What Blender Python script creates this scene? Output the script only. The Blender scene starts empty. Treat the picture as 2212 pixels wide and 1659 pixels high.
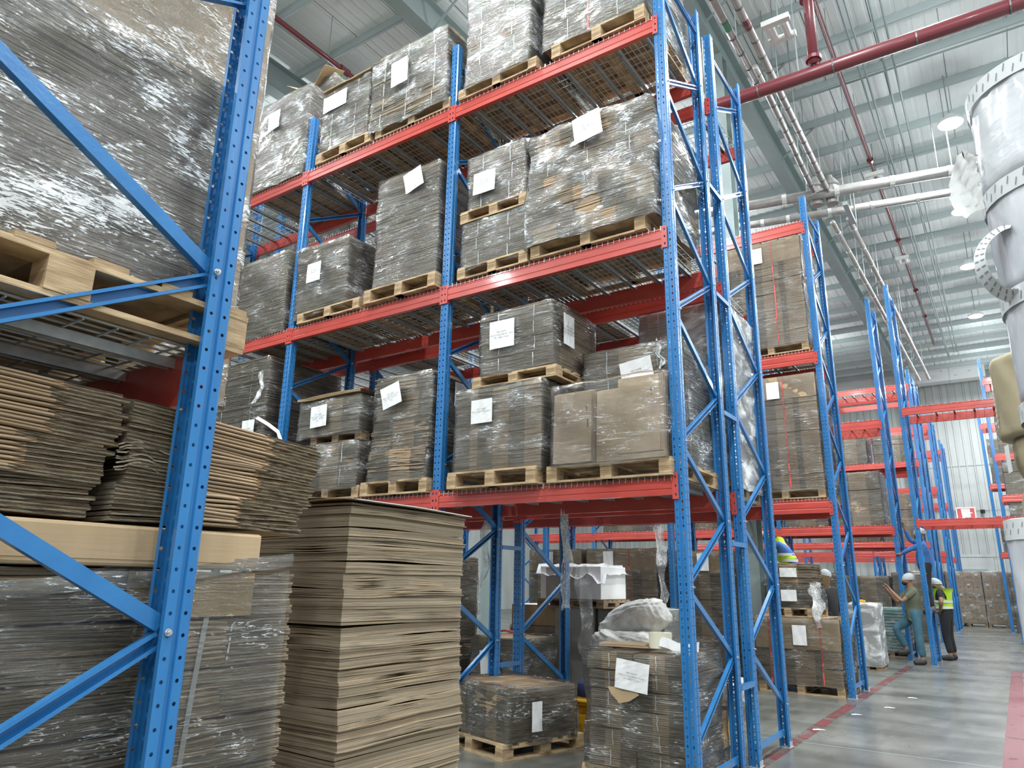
import bpy, math, random
from mathutils import Vector, Matrix, Euler
PI = math.pi
S = bpy.context.scene
COL = S.collection

# ------------------------------------------------------------------ camera
cam_d = bpy.data.cameras.new('camera'); cam = bpy.data.objects.new('camera', cam_d); COL.objects.link(cam)
YAW, PITCH, ROLL, FPX = 0.603455892, 0.26967918, 0.0167031096, 1549.2628
f_ = Vector((-math.sin(YAW)*math.cos(PITCH), math.cos(YAW)*math.cos(PITCH), math.sin(PITCH)))
r_ = Vector((math.cos(YAW), math.sin(YAW), 0)); u_ = r_.cross(f_)
r2 = r_*math.cos(ROLL)+u_*math.sin(ROLL); u2 = -r_*math.sin(ROLL)+u_*math.cos(ROLL)
cam.matrix_world = Matrix(((r2.x,u2.x,-f_.x,0),(r2.y,u2.y,-f_.y,0),(r2.z,u2.z,-f_.z,1.45),(0,0,0,1)))
cam_d.sensor_fit = 'HORIZONTAL'; cam_d.sensor_width = 36; cam_d.lens = 36*FPX/2212
cam_d.clip_start = 0.05; cam_d.clip_end = 200
S.camera = cam
# ------------------------------------------------------------------ world, exposure
W = bpy.data.worlds.new('world'); S.world = W; W.use_nodes = True
bg = W.node_tree.nodes['Background']; bg.inputs[0].default_value = (0.90, 0.97, 1.0, 1); bg.inputs[1].default_value = 0.52
S.view_settings.view_transform = 'Standard'; S.view_settings.look = 'None'
S.view_settings.gamma = 1; S.view_settings.exposure = 0.42
S.view_settings.use_curve_mapping = False
c = S.cycles
c.use_denoising = True
c.max_bounces = 6; c.diffuse_bounces = 3; c.glossy_bounces = 3; c.transmission_bounces = 2; c.transparent_max_bounces = 10
c.sample_clamp_indirect = 6; c.caustics_reflective = False; c.caustics_refractive = False
c.use_adaptive_sampling = True; c.adaptive_threshold = 0.025

# ------------------------------------------------------------------ materials
def nodes(m):
    m.use_nodes = True
    return m.node_tree.nodes, m.node_tree.links
def mat(name, col, rough=.5, metal=0, col2=None, nscale=(6,6,6), bump=0, bscale=None, spec=.5, lo=.35, hi=.65, detail=4, coat=0):
    m = bpy.data.materials.new(name); n, l = nodes(m)
    b = n['Principled BSDF']; b.inputs['Base Color'].default_value = (*col,1)
    b.inputs['Roughness'].default_value = rough; b.inputs['Metallic'].default_value = metal
    b.inputs['Specular IOR Level'].default_value = spec
    if coat: b.inputs['Coat Weight'].default_value = coat; b.inputs['Coat Roughness'].default_value = .08
    tc = n.new('ShaderNodeTexCoord')
    def noise(sc):
        mp = n.new('ShaderNodeMapping'); mp.inputs['Scale'].default_value = sc
        l.new(tc.outputs['Object'], mp.inputs[0])
        t = n.new('ShaderNodeTexNoise'); t.inputs['Scale'].default_value = 1; t.inputs['Detail'].default_value = detail
        l.new(mp.outputs[0], t.inputs['Vector']); return t
    if col2:
        t = noise(nscale)
        r = n.new('ShaderNodeValToRGB'); r.color_ramp.elements[0].position = lo; r.color_ramp.elements[1].position = hi
        r.color_ramp.elements[0].color = (*col,1); r.color_ramp.elements[1].color = (*col2,1)
        l.new(t.outputs['Fac'], r.inputs[0]); l.new(r.outputs[0], b.inputs['Base Color'])
    if bump:
        t = noise(bscale or nscale)
        bp = n.new('ShaderNodeBump'); bp.inputs['Strength'].default_value = bump; bp.inputs['Distance'].default_value = .01
        l.new(t.outputs['Fac'], bp.inputs['Height']); l.new(bp.outputs[0], b.inputs['Normal'])
    return m
M = {}
M['blue'] = mat('blue_paint', (.022,.165,.42), .28, col2=(.03,.195,.47), nscale=(9,9,2), bump=.05, bscale=(60,60,8), coat=.3)
M['blue_dark'] = M['blue']
M['red'] = mat('red_paint', (.50,.065,.05), .3, col2=(.58,.085,.065), nscale=(3,9,9), bump=.04, bscale=(40,60,60), coat=.25)
M['zinc'] = mat('zinc', (.46,.49,.50), .36, .40, col2=(.60,.62,.62), nscale=(20,20,20))
M['steel'] = mat('bright_steel', (.8,.8,.78), .25, 1)
M['wood'] = mat('pallet_wood', (.30,.20,.11), .75, col2=(.54,.40,.24), nscale=(7,7,30), bump=.3, bscale=(8,8,90), spec=.25)
M['wood_old'] = mat('old_pallet_wood', (.19,.135,.085), .8, col2=(.36,.26,.165), nscale=(7,7,30), bump=.3, bscale=(8,8,90), spec=.2)
M['edge'] = mat('cardboard_cut_edge', (.105,.083,.06), .9, col2=(.40,.335,.25), nscale=(5,5,330), bump=.55, bscale=(70,70,420), spec=.15, lo=.36, hi=.64, detail=5)
M['edge_pale'] = mat('pale_cut_edge', (.12,.095,.065), .9, col2=(.44,.365,.265), nscale=(5,5,300), bump=.5, bscale=(70,70,380), spec=.15, lo=.34, hi=.6, detail=5)
M['fold'] = mat('cardboard_fold', (.35,.25,.155), .75, col2=(.50,.37,.245), nscale=(3,3,120), bump=.2, bscale=(30,30,120), spec=.2)
M['fold_dark'] = mat('cardboard_fold_shadow', (.24,.165,.10), .8, col2=(.40,.28,.175), nscale=(3,3,120), spec=.2)
M['edge_near'] = mat('torn_cut_edge', (.11,.086,.06), .9, col2=(.40,.33,.235), nscale=(14,14,420), bump=.6, bscale=(90,90,500), spec=.15, lo=.34, hi=.66, detail=6)
M['kraft'] = mat('kraft_face', (.42,.30,.175), .7, col2=(.48,.35,.21), nscale=(8,8,2), bump=.06, bscale=(90,4,90), spec=.25)
M['sheet'] = mat('kraft_sheet_edge', (.22,.175,.12), .85, col2=(.44,.365,.265), nscale=(.5,.5,26), bump=.3, bscale=(4,4,420), spec=.15, lo=.3, hi=.7, detail=7)
M['paper'] = mat('white_paper', (.78,.79,.78), .55, col2=(.86,.86,.85), nscale=(9,9,9), bump=.15, bscale=(9,9,14))
M['ink'] = mat('black_ink', (.03,.03,.03), .6)
M['white'] = mat('white_board', (.80,.80,.77), .6, col2=(.86,.86,.84), nscale=(4,4,4))
M['greybox'] = mat('grey_board', (.34,.33,.30), .75, col2=(.42,.41,.38), nscale=(3,3,3))
M['strap_white'] = mat('white_strap', (.75,.76,.74), .45)
M['strap_grey'] = mat('grey_strap', (.45,.46,.45), .4)
M['strap_red'] = mat('red_strap', (.72,.10,.09), .45)
M['yellow'] = mat('yellow_plastic', (.80,.42,.01), .4)
M['navy'] = mat('navy_cloth', (.02,.035,.11), .8)
M['sack'] = mat('woven_sack', (.56,.56,.52), .7, col2=(.82,.82,.78), nscale=(9,9,9), bump=1.0, bscale=(9,16,16))
M['galv_roof'] = mat('roof_sheet', (.80,.86,.85), .6, col2=(.85,.90,.89), nscale=(2,2,2))
M['beam_grey'] = mat('structural_grey', (.27,.335,.33), .55, col2=(.30,.37,.365), nscale=(2,2,2))
M['purlin'] = mat('purlin_grey', (.45,.52,.52), .5, col2=(.50,.57,.57), nscale=(1,3,3))
M['wall'] = mat('wall_sheet', (.44,.465,.45), .5, col2=(.52,.545,.53), nscale=(2,2,.4))
M['duct'] = mat('duct_white', (.86,.88,.88), .4)
M['pipe_silver'] = mat('pipe_cladding', (.36,.35,.33), .4, .3, col2=(.46,.44,.42), nscale=(5,5,5))
M['pipe_band'] = mat('pipe_band', (.20,.19,.19), .4, .5)
M['pipe_red'] = mat('pipe_red', (.17,.03,.038), .35, coat=.3)
M['conduit'] = mat('conduit', (.28,.34,.34), .5)
M['plastic_w'] = mat('lamp_plastic', (.8,.82,.78), .4)
M['green'] = mat('green_net', (.05,.42,.26), .6)
M['teal'] = mat('teal_glass', (.10,.28,.27), .25, col2=(.30,.50,.48), nscale=(4,4,90))
M['rollwrap'] = mat('silver_roll', (.55,.57,.60), .3, col2=(.74,.76,.79), nscale=(7,7,3), bump=.35, bscale=(10,10,5), coat=.5)
M['whitewrap'] = mat('white_wrap', (.62,.64,.66), .3, col2=(.74,.76,.78), nscale=(5,5,9), bump=.5, bscale=(7,7,14), coat=.5)
M['kraftwrap'] = mat('kraft_roll', (.33,.28,.175), .6, col2=(.38,.32,.20), nscale=(4,4,4), bump=.5, bscale=(6,6,6))
M['bandage'] = mat('tape_band', (.68,.70,.70), .45)
M['tape_mark'] = mat('tape_mark', (.22,.23,.26), .5)
M['skin'] = mat('skin', (.30,.17,.105), .55)
M['hair'] = mat('hair_black', (.015,.012,.01), .7)
M['hairnet'] = mat('hairnet', (.36,.40,.42), .9, col2=(.52,.56,.58), nscale=(60,60,60), bump=.6, bscale=(50,50,50))
M['tshirt'] = mat('olive_shirt', (.13,.145,.095), .9, col2=(.16,.175,.12), nscale=(6,6,6))
M['jeans'] = mat('teal_jeans', (.04,.12,.17), .9, col2=(.07,.17,.22), nscale=(7,7,5))
M['blueshirt'] = mat('blue_shirt', (.055,.16,.42), .85, col2=(.07,.19,.48), nscale=(5,5,5))
M['black'] = mat('black_cloth', (.018,.019,.022), .85)
M['hivis'] = mat('lime_vest', (.55,.80,.03), .6)
M['reflect'] = mat('reflective_strip', (.75,.76,.72), .35)
M['shoe'] = mat('dark_shoe', (.03,.028,.026), .6)
M['sign_red'] = mat('sign_red', (.70,.10,.11), .5)
M['green_label'] = mat('green_label', (.42,.62,.10), .5); M['marker_green'] = mat('marker_green', (.10,.30,.20), .5)

def glow(name, col, e):
    m = bpy.data.materials.new(name); n, l = nodes(m)
    n.remove(n['Principled BSDF']); x = n.new('ShaderNodeEmission')
    x.inputs[0].default_value = (*col,1); x.inputs[1].default_value = e
    l.new(x.outputs[0], n['Material Output'].inputs[0]); return m
M['lamp'] = glow('lamp_glow', (.95,.98,1), 18)

def film(name, sc=(1.8,1.8,32), tilt=.15, haze=.62, gl=.05, dens=.0, rough=.08, tint=(.93,.95,.94), base=.02, glint_gloss=.30, bstr=.55):
    """stretch film: clear glossy sheet, milky in folds and layers, with lamp glints painted white"""
    m = bpy.data.materials.new(name); n, l = nodes(m)
    n.remove(n['Principled BSDF'])
    tc = n.new('ShaderNodeTexCoord')
    def noise(s, rot, det=5, dist=0., rgh=.55):
        mp = n.new('ShaderNodeMapping'); mp.inputs['Scale'].default_value = s; mp.inputs['Rotation'].default_value = rot
        l.new(tc.outputs['Object'], mp.inputs[0])
        t = n.new('ShaderNodeTexNoise'); t.inputs['Scale'].default_value = 1; t.inputs['Detail'].default_value = det
        t.inputs['Distortion'].default_value = dist; t.inputs['Roughness'].default_value = rgh
        l.new(mp.outputs[0], t.inputs['Vector']); return t.outputs['Fac']
    def mth(op, a, b, c=None, clamp=False):
        k = n.new('ShaderNodeMath'); k.operation = op; k.use_clamp = clamp
        for i, v in enumerate((a, b, c)):
            if v is None: continue
            if isinstance(v, (int, float)): k.inputs[i].default_value = v
            else: l.new(v, k.inputs[i])
        return k.outputs[0]
    def step(v, lo, hi, a=0., b=1.):
        mr = n.new('ShaderNodeMapRange'); mr.interpolation_type = 'SMOOTHSTEP'
        for i, q in zip((1,2,3,4), (lo,hi,a,b)): mr.inputs[i].default_value = q
        l.new(v, mr.inputs[0]); return mr.outputs[0]
    fine = noise(sc, (tilt, tilt, 0), 3, .5, .55)
    fine2 = noise((sc[0]*9,sc[1]*9,sc[2]*3.4), (tilt*1.6+.1, tilt*1.6-.1, 0), 4, .7, .7)
    patch = noise((2.6,2.6,5.0), (.3,.3,0), 3, .8, .55)
    mid = noise((7,7,17), (-.3,.25,0), 3, 1.2)
    # short glints painted white in patches, a few long folds run round the load
    glint_mask = step(mth('MULTIPLY_ADD', patch, .62, fine2), .955-dens, .99-dens)
    ln = step(mth('ABSOLUTE', mth('SUBTRACT', fine, .5), 0), .0, .013, 1., 0.)
    lnp = mth('MULTIPLY', ln, step(patch, .46, .60, .05, .7))
    glint_fold = mth('MAXIMUM', glint_mask, lnp)
    hgt = mth('MULTIPLY_ADD', mid, 1.6, mth('MULTIPLY_ADD', fine2, .55, fine))
    bp = n.new('ShaderNodeBump'); bp.inputs['Strength'].default_value = bstr; bp.inputs['Distance'].default_value = .022
    l.new(hgt, bp.inputs['Height'])
    tr = n.new('ShaderNodeBsdfTransparent'); tr.inputs[0].default_value = (*tint,1)
    g = n.new('ShaderNodeBsdfGlossy'); g.inputs['Roughness'].default_value = rough; l.new(bp.outputs[0], g.inputs['Normal'])
    fr = n.new('ShaderNodeFresnel'); fr.inputs['IOR'].default_value = 1.45; l.new(bp.outputs[0], fr.inputs['Normal'])
    fm = mth('MULTIPLY_ADD', glint_fold, glint_gloss, mth('MULTIPLY_ADD', fr.outputs[0], .8, gl), clamp=True)
    mx = n.new('ShaderNodeMixShader'); l.new(fm, mx.inputs[0]); l.new(tr.outputs[0], mx.inputs[1]); l.new(g.outputs[0], mx.inputs[2])
    d = n.new('ShaderNodeBsdfDiffuse'); d.inputs[0].default_value = (.88,.90,.90,1)
    hz = mth('MULTIPLY_ADD', glint_fold, haze, mth('MULTIPLY_ADD', step(patch,.42,.70), base*3, base), clamp=True)
    m2 = n.new('ShaderNodeMixShader'); l.new(hz, m2.inputs[0]); l.new(mx.outputs[0], m2.inputs[1]); l.new(d.outputs[0], m2.inputs[2])
    l.new(m2.outputs[0], n['Material Output'].inputs[0])
    return m
M['film'] = film('stretch_film')
M['film_up'] = film('stretch_film_slanted', (1.7,1.7,30), .42, dens=.04, base=.035)
M['film_near'] = film('stretch_film_near', (3.0,3.0,40), -.12, dens=.072, base=.008, haze=.6, gl=.07, rough=.16, bstr=.5, glint_gloss=.6)
M['film_clear'] = film('stretch_film_clear', (2.5,2.5,36), -.10, dens=-.02, base=.006, haze=.55, gl=.05, rough=.12, bstr=.4)
M['film_thin'] = film('stretch_film_thin', (2.0,2.0,22), -.3, dens=-.03, base=.008, haze=.6)
M['film_milky'] = film('stretch_film_milky', (1.5,1.5,24), .1, dens=.0, base=.20)
M['film_rag'] = film('film_rag', (9,9,9), .1, dens=.06, base=.12)

def floor_mat():
    m = bpy.data.materials.new('concrete'); n, l = nodes(m); b = n['Principled BSDF']
    tc = n.new('ShaderNodeTexCoord')
    def nz(s, det=8, dist=0):
        mp = n.new('ShaderNodeMapping'); mp.inputs['Scale'].default_value = s; l.new(tc.outputs['Object'], mp.inputs[0])
        t = n.new('ShaderNodeTexNoise'); t.inputs['Scale'].default_value = 1; t.inputs['Detail'].default_value = det; t.inputs['Distortion'].default_value = dist
        l.new(mp.outputs[0], t.inputs['Vector']); return t.outputs['Fac']
    r = n.new('ShaderNodeValToRGB'); e = r.color_ramp.elements
    e[0].position = .3; e[0].color = (.082,.086,.076,1); e[1].position = .7; e[1].color = (.205,.207,.188,1)
    l.new(nz((.55,1.6,1), 9, .5), r.inputs[0])
    r2 = n.new('ShaderNodeValToRGB'); e = r2.color_ramp.elements
    e[0].position = .42; e[0].color = (1,1,1,1); e[1].position = .75; e[1].color = (.62,.60,.57,1)
    l.new(nz((4,1.2,1), 6, 1.0), r2.inputs[0])
    mx = n.new('ShaderNodeMix'); mx.data_type = 'RGBA'; mx.blend_type = 'MULTIPLY'; mx.inputs[0].default_value = .8
    l.new(r.outputs[0], mx.inputs[6]); l.new(r2.outputs[0], mx.inputs[7]); l.new(mx.outputs[2], b.inputs['Base Color'])
    mr = n.new('ShaderNodeMapRange'); mr.inputs[3].default_value = .16; mr.inputs[4].default_value = .42; l.new(nz((2,.9,1),5), mr.inputs[0])
    l.new(mr.outputs[0], b.inputs['Roughness'])
    return m
M['floor'] = floor_mat()
def worn(name, col, amount=.5):
    m = bpy.data.materials.new(name); n, l = nodes(m); b = n['Principled BSDF']; b.inputs['Base Color'].default_value = (*col,1); b.inputs['Roughness'].default_value = .45
    tc = n.new('ShaderNodeTexCoord'); t = n.new('ShaderNodeTexNoise'); t.inputs['Scale'].default_value = 3.2; t.inputs['Detail'].default_value = 7
    l.new(tc.outputs['Object'], t.inputs['Vector'])
    r = n.new('ShaderNodeValToRGB'); r.color_ramp.elements[0].position = amount-.04; r.color_ramp.elements[1].position = amount+.06
    r.color_ramp.elements[0].color = (.12,.12,.12,1)
    l.new(t.outputs['Fac'], r.inputs[0]); l.new(r.outputs[0], b.inputs['Alpha']); return m
M['line_red'] = worn('worn_red_line', (.15,.022,.026), .50)
M['line_red2'] = worn('red_line', (.16,.035,.045), .34)

# ------------------------------------------------------------------ mesh helpers
def link(o): COL.objects.link(o); return o
def tag(o, label=None, cat=None, group=None, kind=None):
    if label: o['label'] = label
    if cat: o['category'] = cat
    if group: o['group'] = group
    if kind: o['kind'] = kind
    return o
def empty(name, loc, label, cat, group=None, rz=0):
    o = link(bpy.data.objects.new(name, None)); o.location = loc; o.rotation_euler = (0,0,rz); o.empty_display_size = .1
    return tag(o, label, cat, group)
class MB:
    """collects shapes and links them as one mesh object"""
    def __init__(s): s.v=[]; s.f=[]; s.m=[]
    def add(s, vs, fs, mi=0):
        o=len(s.v); s.v += [tuple(p) for p in vs]; s.f += [tuple(i+o for i in q) for q in fs]; s.m += [mi]*len(fs)
    def box(s, a, b, mi=0):
        x0,y0,z0=a; x1,y1,z1=b
        s.add([(x0,y0,z0),(x1,y0,z0),(x1,y1,z0),(x0,y1,z0),(x0,y0,z1),(x1,y0,z1),(x1,y1,z1),(x0,y1,z1)],
              [(0,3,2,1),(4,5,6,7),(0,1,5,4),(1,2,6,5),(2,3,7,6),(3,0,4,7)], mi)
    def cbox(s, cx,cy,cz,w,d,h,mi=0): s.box((cx-w/2,cy-d/2,cz-h/2),(cx+w/2,cy+d/2,cz+h/2),mi)
    def tube(s, pts, r, seg=6, mi=0, cap=True):
        pts=[Vector(p) for p in pts]; rings=[]; n=len(pts)
        for i,p in enumerate(pts):
            t=(pts[min(i+1,n-1)]-pts[max(i-1,0)]).normalized()
            a=Vector((0,0,1)) if abs(t.z)<.9 else Vector((1,0,0))
            x=t.cross(a).normalized(); y=t.cross(x)
            rr=r[i] if isinstance(r,(list,tuple)) else r
            rings.append([p+x*math.cos(2*PI*k/seg)*rr+y*math.sin(2*PI*k/seg)*rr for k in range(seg)])
        vs=[v for R in rings for v in R]; fs=[]
        for i in range(n-1):
            for k in range(seg):
                k2=(k+1)%seg; fs.append((i*seg+k,i*seg+k2,(i+1)*seg+k2,(i+1)*seg+k))
        if cap: fs.append(tuple(range(seg))[::-1]); fs.append(tuple((n-1)*seg+k for k in range(seg)))
        s.add(vs,fs,mi)
    def ribbon(s, pts, side, w, mi=0):
        side=Vector(side).normalized()*w/2; pts=[Vector(p) for p in pts]
        vs=[]; fs=[]
        for p in pts: vs += [p-side,p+side]
        for i in range(len(pts)-1): fs.append((2*i,2*i+1,2*i+3,2*i+2))
        s.add(vs,fs,mi)
    def mesh(s, name, mats):
        me=bpy.data.meshes.new(name); me.from_pydata(s.v,[],s.f)
        for m in (mats if isinstance(mats,(list,tuple)) else [mats]): me.materials.append(m)
        if len(set(s.m))>1: me.polygons.foreach_set('material_index', s.m)
        elif s.m and s.m[0]: me.polygons.foreach_set('material_index', s.m)
        me.update(); return me
    def obj(s, name, mats, parent=None, smooth=False):
        me=s.mesh(name,mats)
        if smooth: me.polygons.foreach_set('use_smooth',[True]*len(me.polygons))
        return put(me,name,parent)
def put(me, name, parent=None, loc=(0,0,0), rot=(0,0,0)):
    o=link(bpy.data.objects.new(name,me)); o.location=loc; o.rotation_euler=rot
    if parent: o.parent=parent
    return o
def copy_tree(o, parent=None):
    cp=o.copy(); COL.objects.link(cp)
    if parent: cp.parent=parent
    for ch in list(o.children): copy_tree(ch, cp)
    return cp
def bevel(o, w=.003, seg=1):
    b=o.modifiers.new('bevel','BEVEL'); b.width=w; b.segments=seg; b.limit_method='ANGLE'; return o
def vnoise(seed):
    R=random.Random(seed); T=[R.uniform(-1,1) for _ in range(256)]
    def f(x):
        i=math.floor(x); t=x-i; t=t*t*(3-2*t); return T[i%256]*(1-t)+T[(i+1)%256]*t
    return f

# ------------------------------------------------------------------ rack parts
def strip(mb, a, b, z0, z1, cols, pitch=.06, mi=0):
    """vertical sheet from a to b in plan, with real holes; cols = [(u, cell width, [(dz,w,h),...])]"""
    a=Vector((a[0],a[1],0)); b=Vector((b[0],b[1],0)); L=(b-a).length; d=(b-a)/L
    P=lambda u,z:(a.x+d.x*u,a.y+d.y*u,z)
    cur=0
    n=int((z1-z0)/pitch)
    for (u,cw,holes) in cols:
        u*=L
        if u-cw/2>cur+1e-5: mb.add([P(cur,z0),P(u-cw/2,z0),P(u-cw/2,z1),P(cur,z1)],[(0,1,2,3)],mi)
        cur=u+cw/2; zz=z0
        edges=[]
        for k in range(n):
            for j,(dz,w,h) in enumerate(holes):
                ca=z0+k*pitch+dz*pitch
                edges.append((ca,w,h))
        bounds=[z0]+[(edges[i][0]+edges[i][2]/2+edges[i+1][0]-edges[i+1][2]/2)/2 for i in range(len(edges)-1)]+[z1]
        for i,(cz,w,h) in enumerate(edges):
            za,zb=bounds[i],bounds[i+1]; ua,ub=u-cw/2,u+cw/2
            c_=min(w,h)*.29
            hole=[(u-w/2+c_,cz-h/2),(u+w/2-c_,cz-h/2),(u+w/2,cz-h/2+c_),(u+w/2,cz+h/2-c_),(u+w/2-c_,cz+h/2),(u-w/2+c_,cz+h/2),(u-w/2,cz+h/2-c_),(u-w/2,cz-h/2+c_)]
            vs=[P(ua,za),P(ub,za),P(ub,zb),P(ua,zb)]+[P(*q) for q in hole]
            mb.add(vs,[(0,1,5,4),(1,6,5),(1,2,7,6),(2,8,7),(2,3,9,8),(3,10,9),(3,0,11,10),(0,4,11)],mi)
    if cur<L-1e-5: mb.add([P(cur,z0),P(L,z0),P(L,z1),P(cur,z1)],[(0,1,2,3)],mi)
POST={}
def post_mesh(h, detail=True):
    k=(round(h,2),detail)
    if k in POST: return POST[k]
    mb=MB()
    side=[(.5,.016,[(.5,.0105,.0105)])] if detail else []
    front=[(.55,.018,[(.25,.0105,.024),(.75,.007,.008)])] if detail else [(.5,.018,[(.5,.012,.03)])]
    for s in (1,-1):
        pts=[(.030*s,.085),(.047*s,.085),(.047*s,.054),(.0395*s,.050),(.0395*s,.040),(.047*s,.036),(.047*s,.010),(.038*s,0),(.009*s,0),(.005*s,.006),(0,.006)]
        for i in range(len(pts)-1):
            cols=side if i in (1,5) else (front if i==7 else [])
            if not detail and i in (1,5): cols=[]
            strip(mb,pts[i],pts[i+1],0,h,cols)
    me=mb.mesh('post',M['blue'])
    POST[k]=me; return me
CH={}
def channel(L, w=.045, d=.028, t=.003):
    k=(round(L,2),w)
    if k in CH: return CH[k]
    mb=MB(); mb.box((0,-w/2,-t),(L,w/2,0)); mb.box((0,-w/2,-d),(L,-w/2+t,-t)); mb.box((0,w/2-t,-d),(L,w/2,-t))
    mb.box((0,-w/2+t,-d),(L,-w/2+.010,-d+t)); mb.box((0,w/2-.010,-d),(L,w/2-t,-d+t))
    CH[k]=mb.mesh('brace',M['blue']); return CH[k]
def brace(parent, x, ya, za, yb, zb, flip=1, name='brace'):
    a=Vector((x,ya,za)); b=Vector((x,yb,zb)); L=(b-a).length; dx=(b-a)/L
    zc=Vector((flip,0,0)); yv=zc.cross(dx)
    m=Matrix(((dx.x,yv.x,zc.x,a.x),(dx.y,yv.y,zc.y,a.y),(dx.z,yv.z,zc.z,a.z),(0,0,0,1)))
    o=link(bpy.data.objects.new(name,channel(L))); o.parent=parent; o.matrix_local=m; return o
BOLT=None
def bolt_mesh():
    global BOLT
    if BOLT: return BOLT
    mb=MB(); mb.tube([(0,0,0),(.003,0,0)],.0105,10); mb.tube([(.003,0,0),(.011,0,0)],.0085,6); mb.tube([(.011,0,0),(.017,0,0)],.0045,8)
    BOLT=mb.mesh('bolt',M['steel']); return BOLT
FOOT=None
def foot_mesh():
    global FOOT
    if FOOT: return FOOT
    mb=MB(); mb.box((-.055,-.02,0),(.055,.11,.006)); mb.box((-.05,-.008,.006),(-.047,.09,.05)); mb.box((.047,-.008,.006),(.05,.09,.05))
    FOOT=mb.mesh('foot_plate',M['zinc']); return FOOT
def frame(rack, x, y0, y1, top, nodes0, detail=True, lowz=.22, bolts=True, second=None, lim=(0,99)):
    """one upright frame: front post at y0, rear post ending at y1, zigzag braces; nodes0 = a rear-post node height"""
    me=post_mesh(top,detail)
    put(me,'post',rack,(x,y0,0)); r=put(me,'post',rack,(x,y1,0),(0,0,PI))
    put(foot_mesh(),'foot_plate',rack,(x,y0,0)); put(foot_mesh(),'foot_plate',rack,(x,y1,0),(0,0,PI))
    ya=y0+.075; yb=y1-.075; P=1.09; z=nodes0%P
    if z<lowz: z+=P
    zr=z; zf=[]
    lo=z-P/2
    if lo>lowz-.1: brace(rack,x-.010,ya,lo,yb,z-.02,-1)
    while True:
        if zr+P/2>top-.15: break
        brace(rack,x+.016,yb,zr+.02,ya,zr+P/2-.02,1)
        if zr+P>top-.12:
            break
        brace(rack,x-.010,ya,zr+P/2+.02,yb,zr+P-.02,-1)
        zr+=P
    brace(rack,x+.012,ya,.13,yb,.13,1); brace(rack,x+.012,ya,top-.28,yb,top-.28,-1)
    if bolts:
        k=z
        while k<top-.1:
            put(bolt_mesh(),'bolt',rack,(x+.047,y1-.070,k))
            if k+P/2<top-.1: put(bolt_mesh(),'bolt',rack,(x+.047,y0+.070,k+P/2))
            k+=P
BM={}
def beam_mesh(L,h,d=.045):
    k=(round(L,2),h)
    if k in BM: return BM[k]
    mb=MB(); pr=[(0,0),(0,h*.26),(.004,h*.30),(.004,h*.34),(0,h*.38),(0,h*.74),(.006,h*.80),(.006,h*.86),(0,h*.90),(0,h-.004),(.004,h),(d,h),(d,0)]
    vs=[(0,p[0],p[1]) for p in pr]+[(L,p[0],p[1]) for p in pr]; n=len(pr)
    fs=[(i,(i+1)%n,n+(i+1)%n,n+i) for i in range(n)]; fs=[f[::-1] for f in fs]
    mb.add(vs,fs+[tuple(range(n)),tuple(range(2*n-1,n-1,-1))])
    BM[k]=mb.mesh('beam',M['red']); return BM[k]
EP=None
def plate_mesh():
    global EP
    if EP: return EP
    mb=MB(); strip(mb,(0,0),(.044,0),-.035,.165,[(.42,.022,[(.5,.013,.022)])],pitch=.0665)
    mb.box((.044,0,-.035),(.048,.05,.165)); mb.box((-.001,.0,-.035),(0,.004,.165))
    EP=mb.mesh('end_plate',M['red']); return EP
def beam(rack, x0, x1, y, z, h=.13, face=-1, plates=True):
    """horizontal beam from post centre x0 to x1 whose outer face stands at y; face -1 looks to -Y"""
    L=x1-x0-.098
    if face<0: o=put(beam_mesh(L,h),'beam',rack,(x0+.049,y,z-h))
    else: o=put(beam_mesh(L,h),'beam',rack,(x1-.049,y,z-h),(0,0,PI))
    if plates:
        e=put(plate_mesh(),'end_plate',o,(-.048,-.006,0)); e2=put(plate_mesh(),'end_plate',o,(L+.048,-.006,0)); e2.scale=(-1,1,1)
    return o
DK={}
def deck(rack, x0, x1, y0, y1, z, fine=True):
    w=x1-x0; k=(round(w,2),round(y1-y0,2),fine)
    if k not in DK:
        D=y1-y0; mb=MB(); r=.0026
        sp=.052 if fine else .104
        n=int(w/sp)
        for i in range(n+1):
            x=i*w/n; mb.box((x-r,-.008,0),(x+r,D+.008,2*r)); mb.box((x-r,-.012,-.03),(x+r,-.007,.012)); mb.box((x-r,D+.007,-.03),(x+r,D+.012,.012))
        for j in range(1,11): y=j*D/11; mb.box((0,y-r,-2*r),(w,y+r,0))
        me=mb.mesh('wire_deck',M['zinc'])
        b=MB(); b.box((-.016,.0,-.004),(.016,D,-.001)); b.box((-.019,.0,-.034),(-.016,D,-.001)); b.box((.016,.0,-.034),(.019,D,-.001))
        DK[k]=(me,b.mesh('support_bar',M['zinc']))
    me,bm=DK[k]
    o=put(me,'wire_deck',rack,(x0,y0,z+.006))
    for f in (.12,.38,.62,.88): put(bm,'support_bar',o,(w*f,0,-.006))
    return o
def rack_row(name, label, xs, y0, y1, top, levels, node, group=None, fine=True, detail=True, h=(.13,.15,.15), decks=True, plates=True, xf=None, skip=()):
    R=empty(name,(xs[-1],y0,0),label,'pallet rack',group)
    X=[x-xs[-1] for x in xs]
    for i,x in enumerate(X): frame(R,x,0,y1-y0,top,node,detail=detail,bolts=(detail and i>=len(X)-3))
    for li,z in enumerate(levels):
        hh=h[min(li,len(h)-1)]
        for i in range(len(X)-1):
            if (li,i) in skip: continue
            beam(R,X[i],X[i+1],-.008,z,hh,-1,plates); beam(R,X[i],X[i+1],y1-y0+.008,z,hh,1,plates)
            if decks:
                w=(X[i+1]-X[i]-.10)/2
                for q in range(2): deck(R,X[i]+.05+q*w+.004,X[i]+.05+(q+1)*w-.004,.0,y1-y0,z,fine)
    return R

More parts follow.
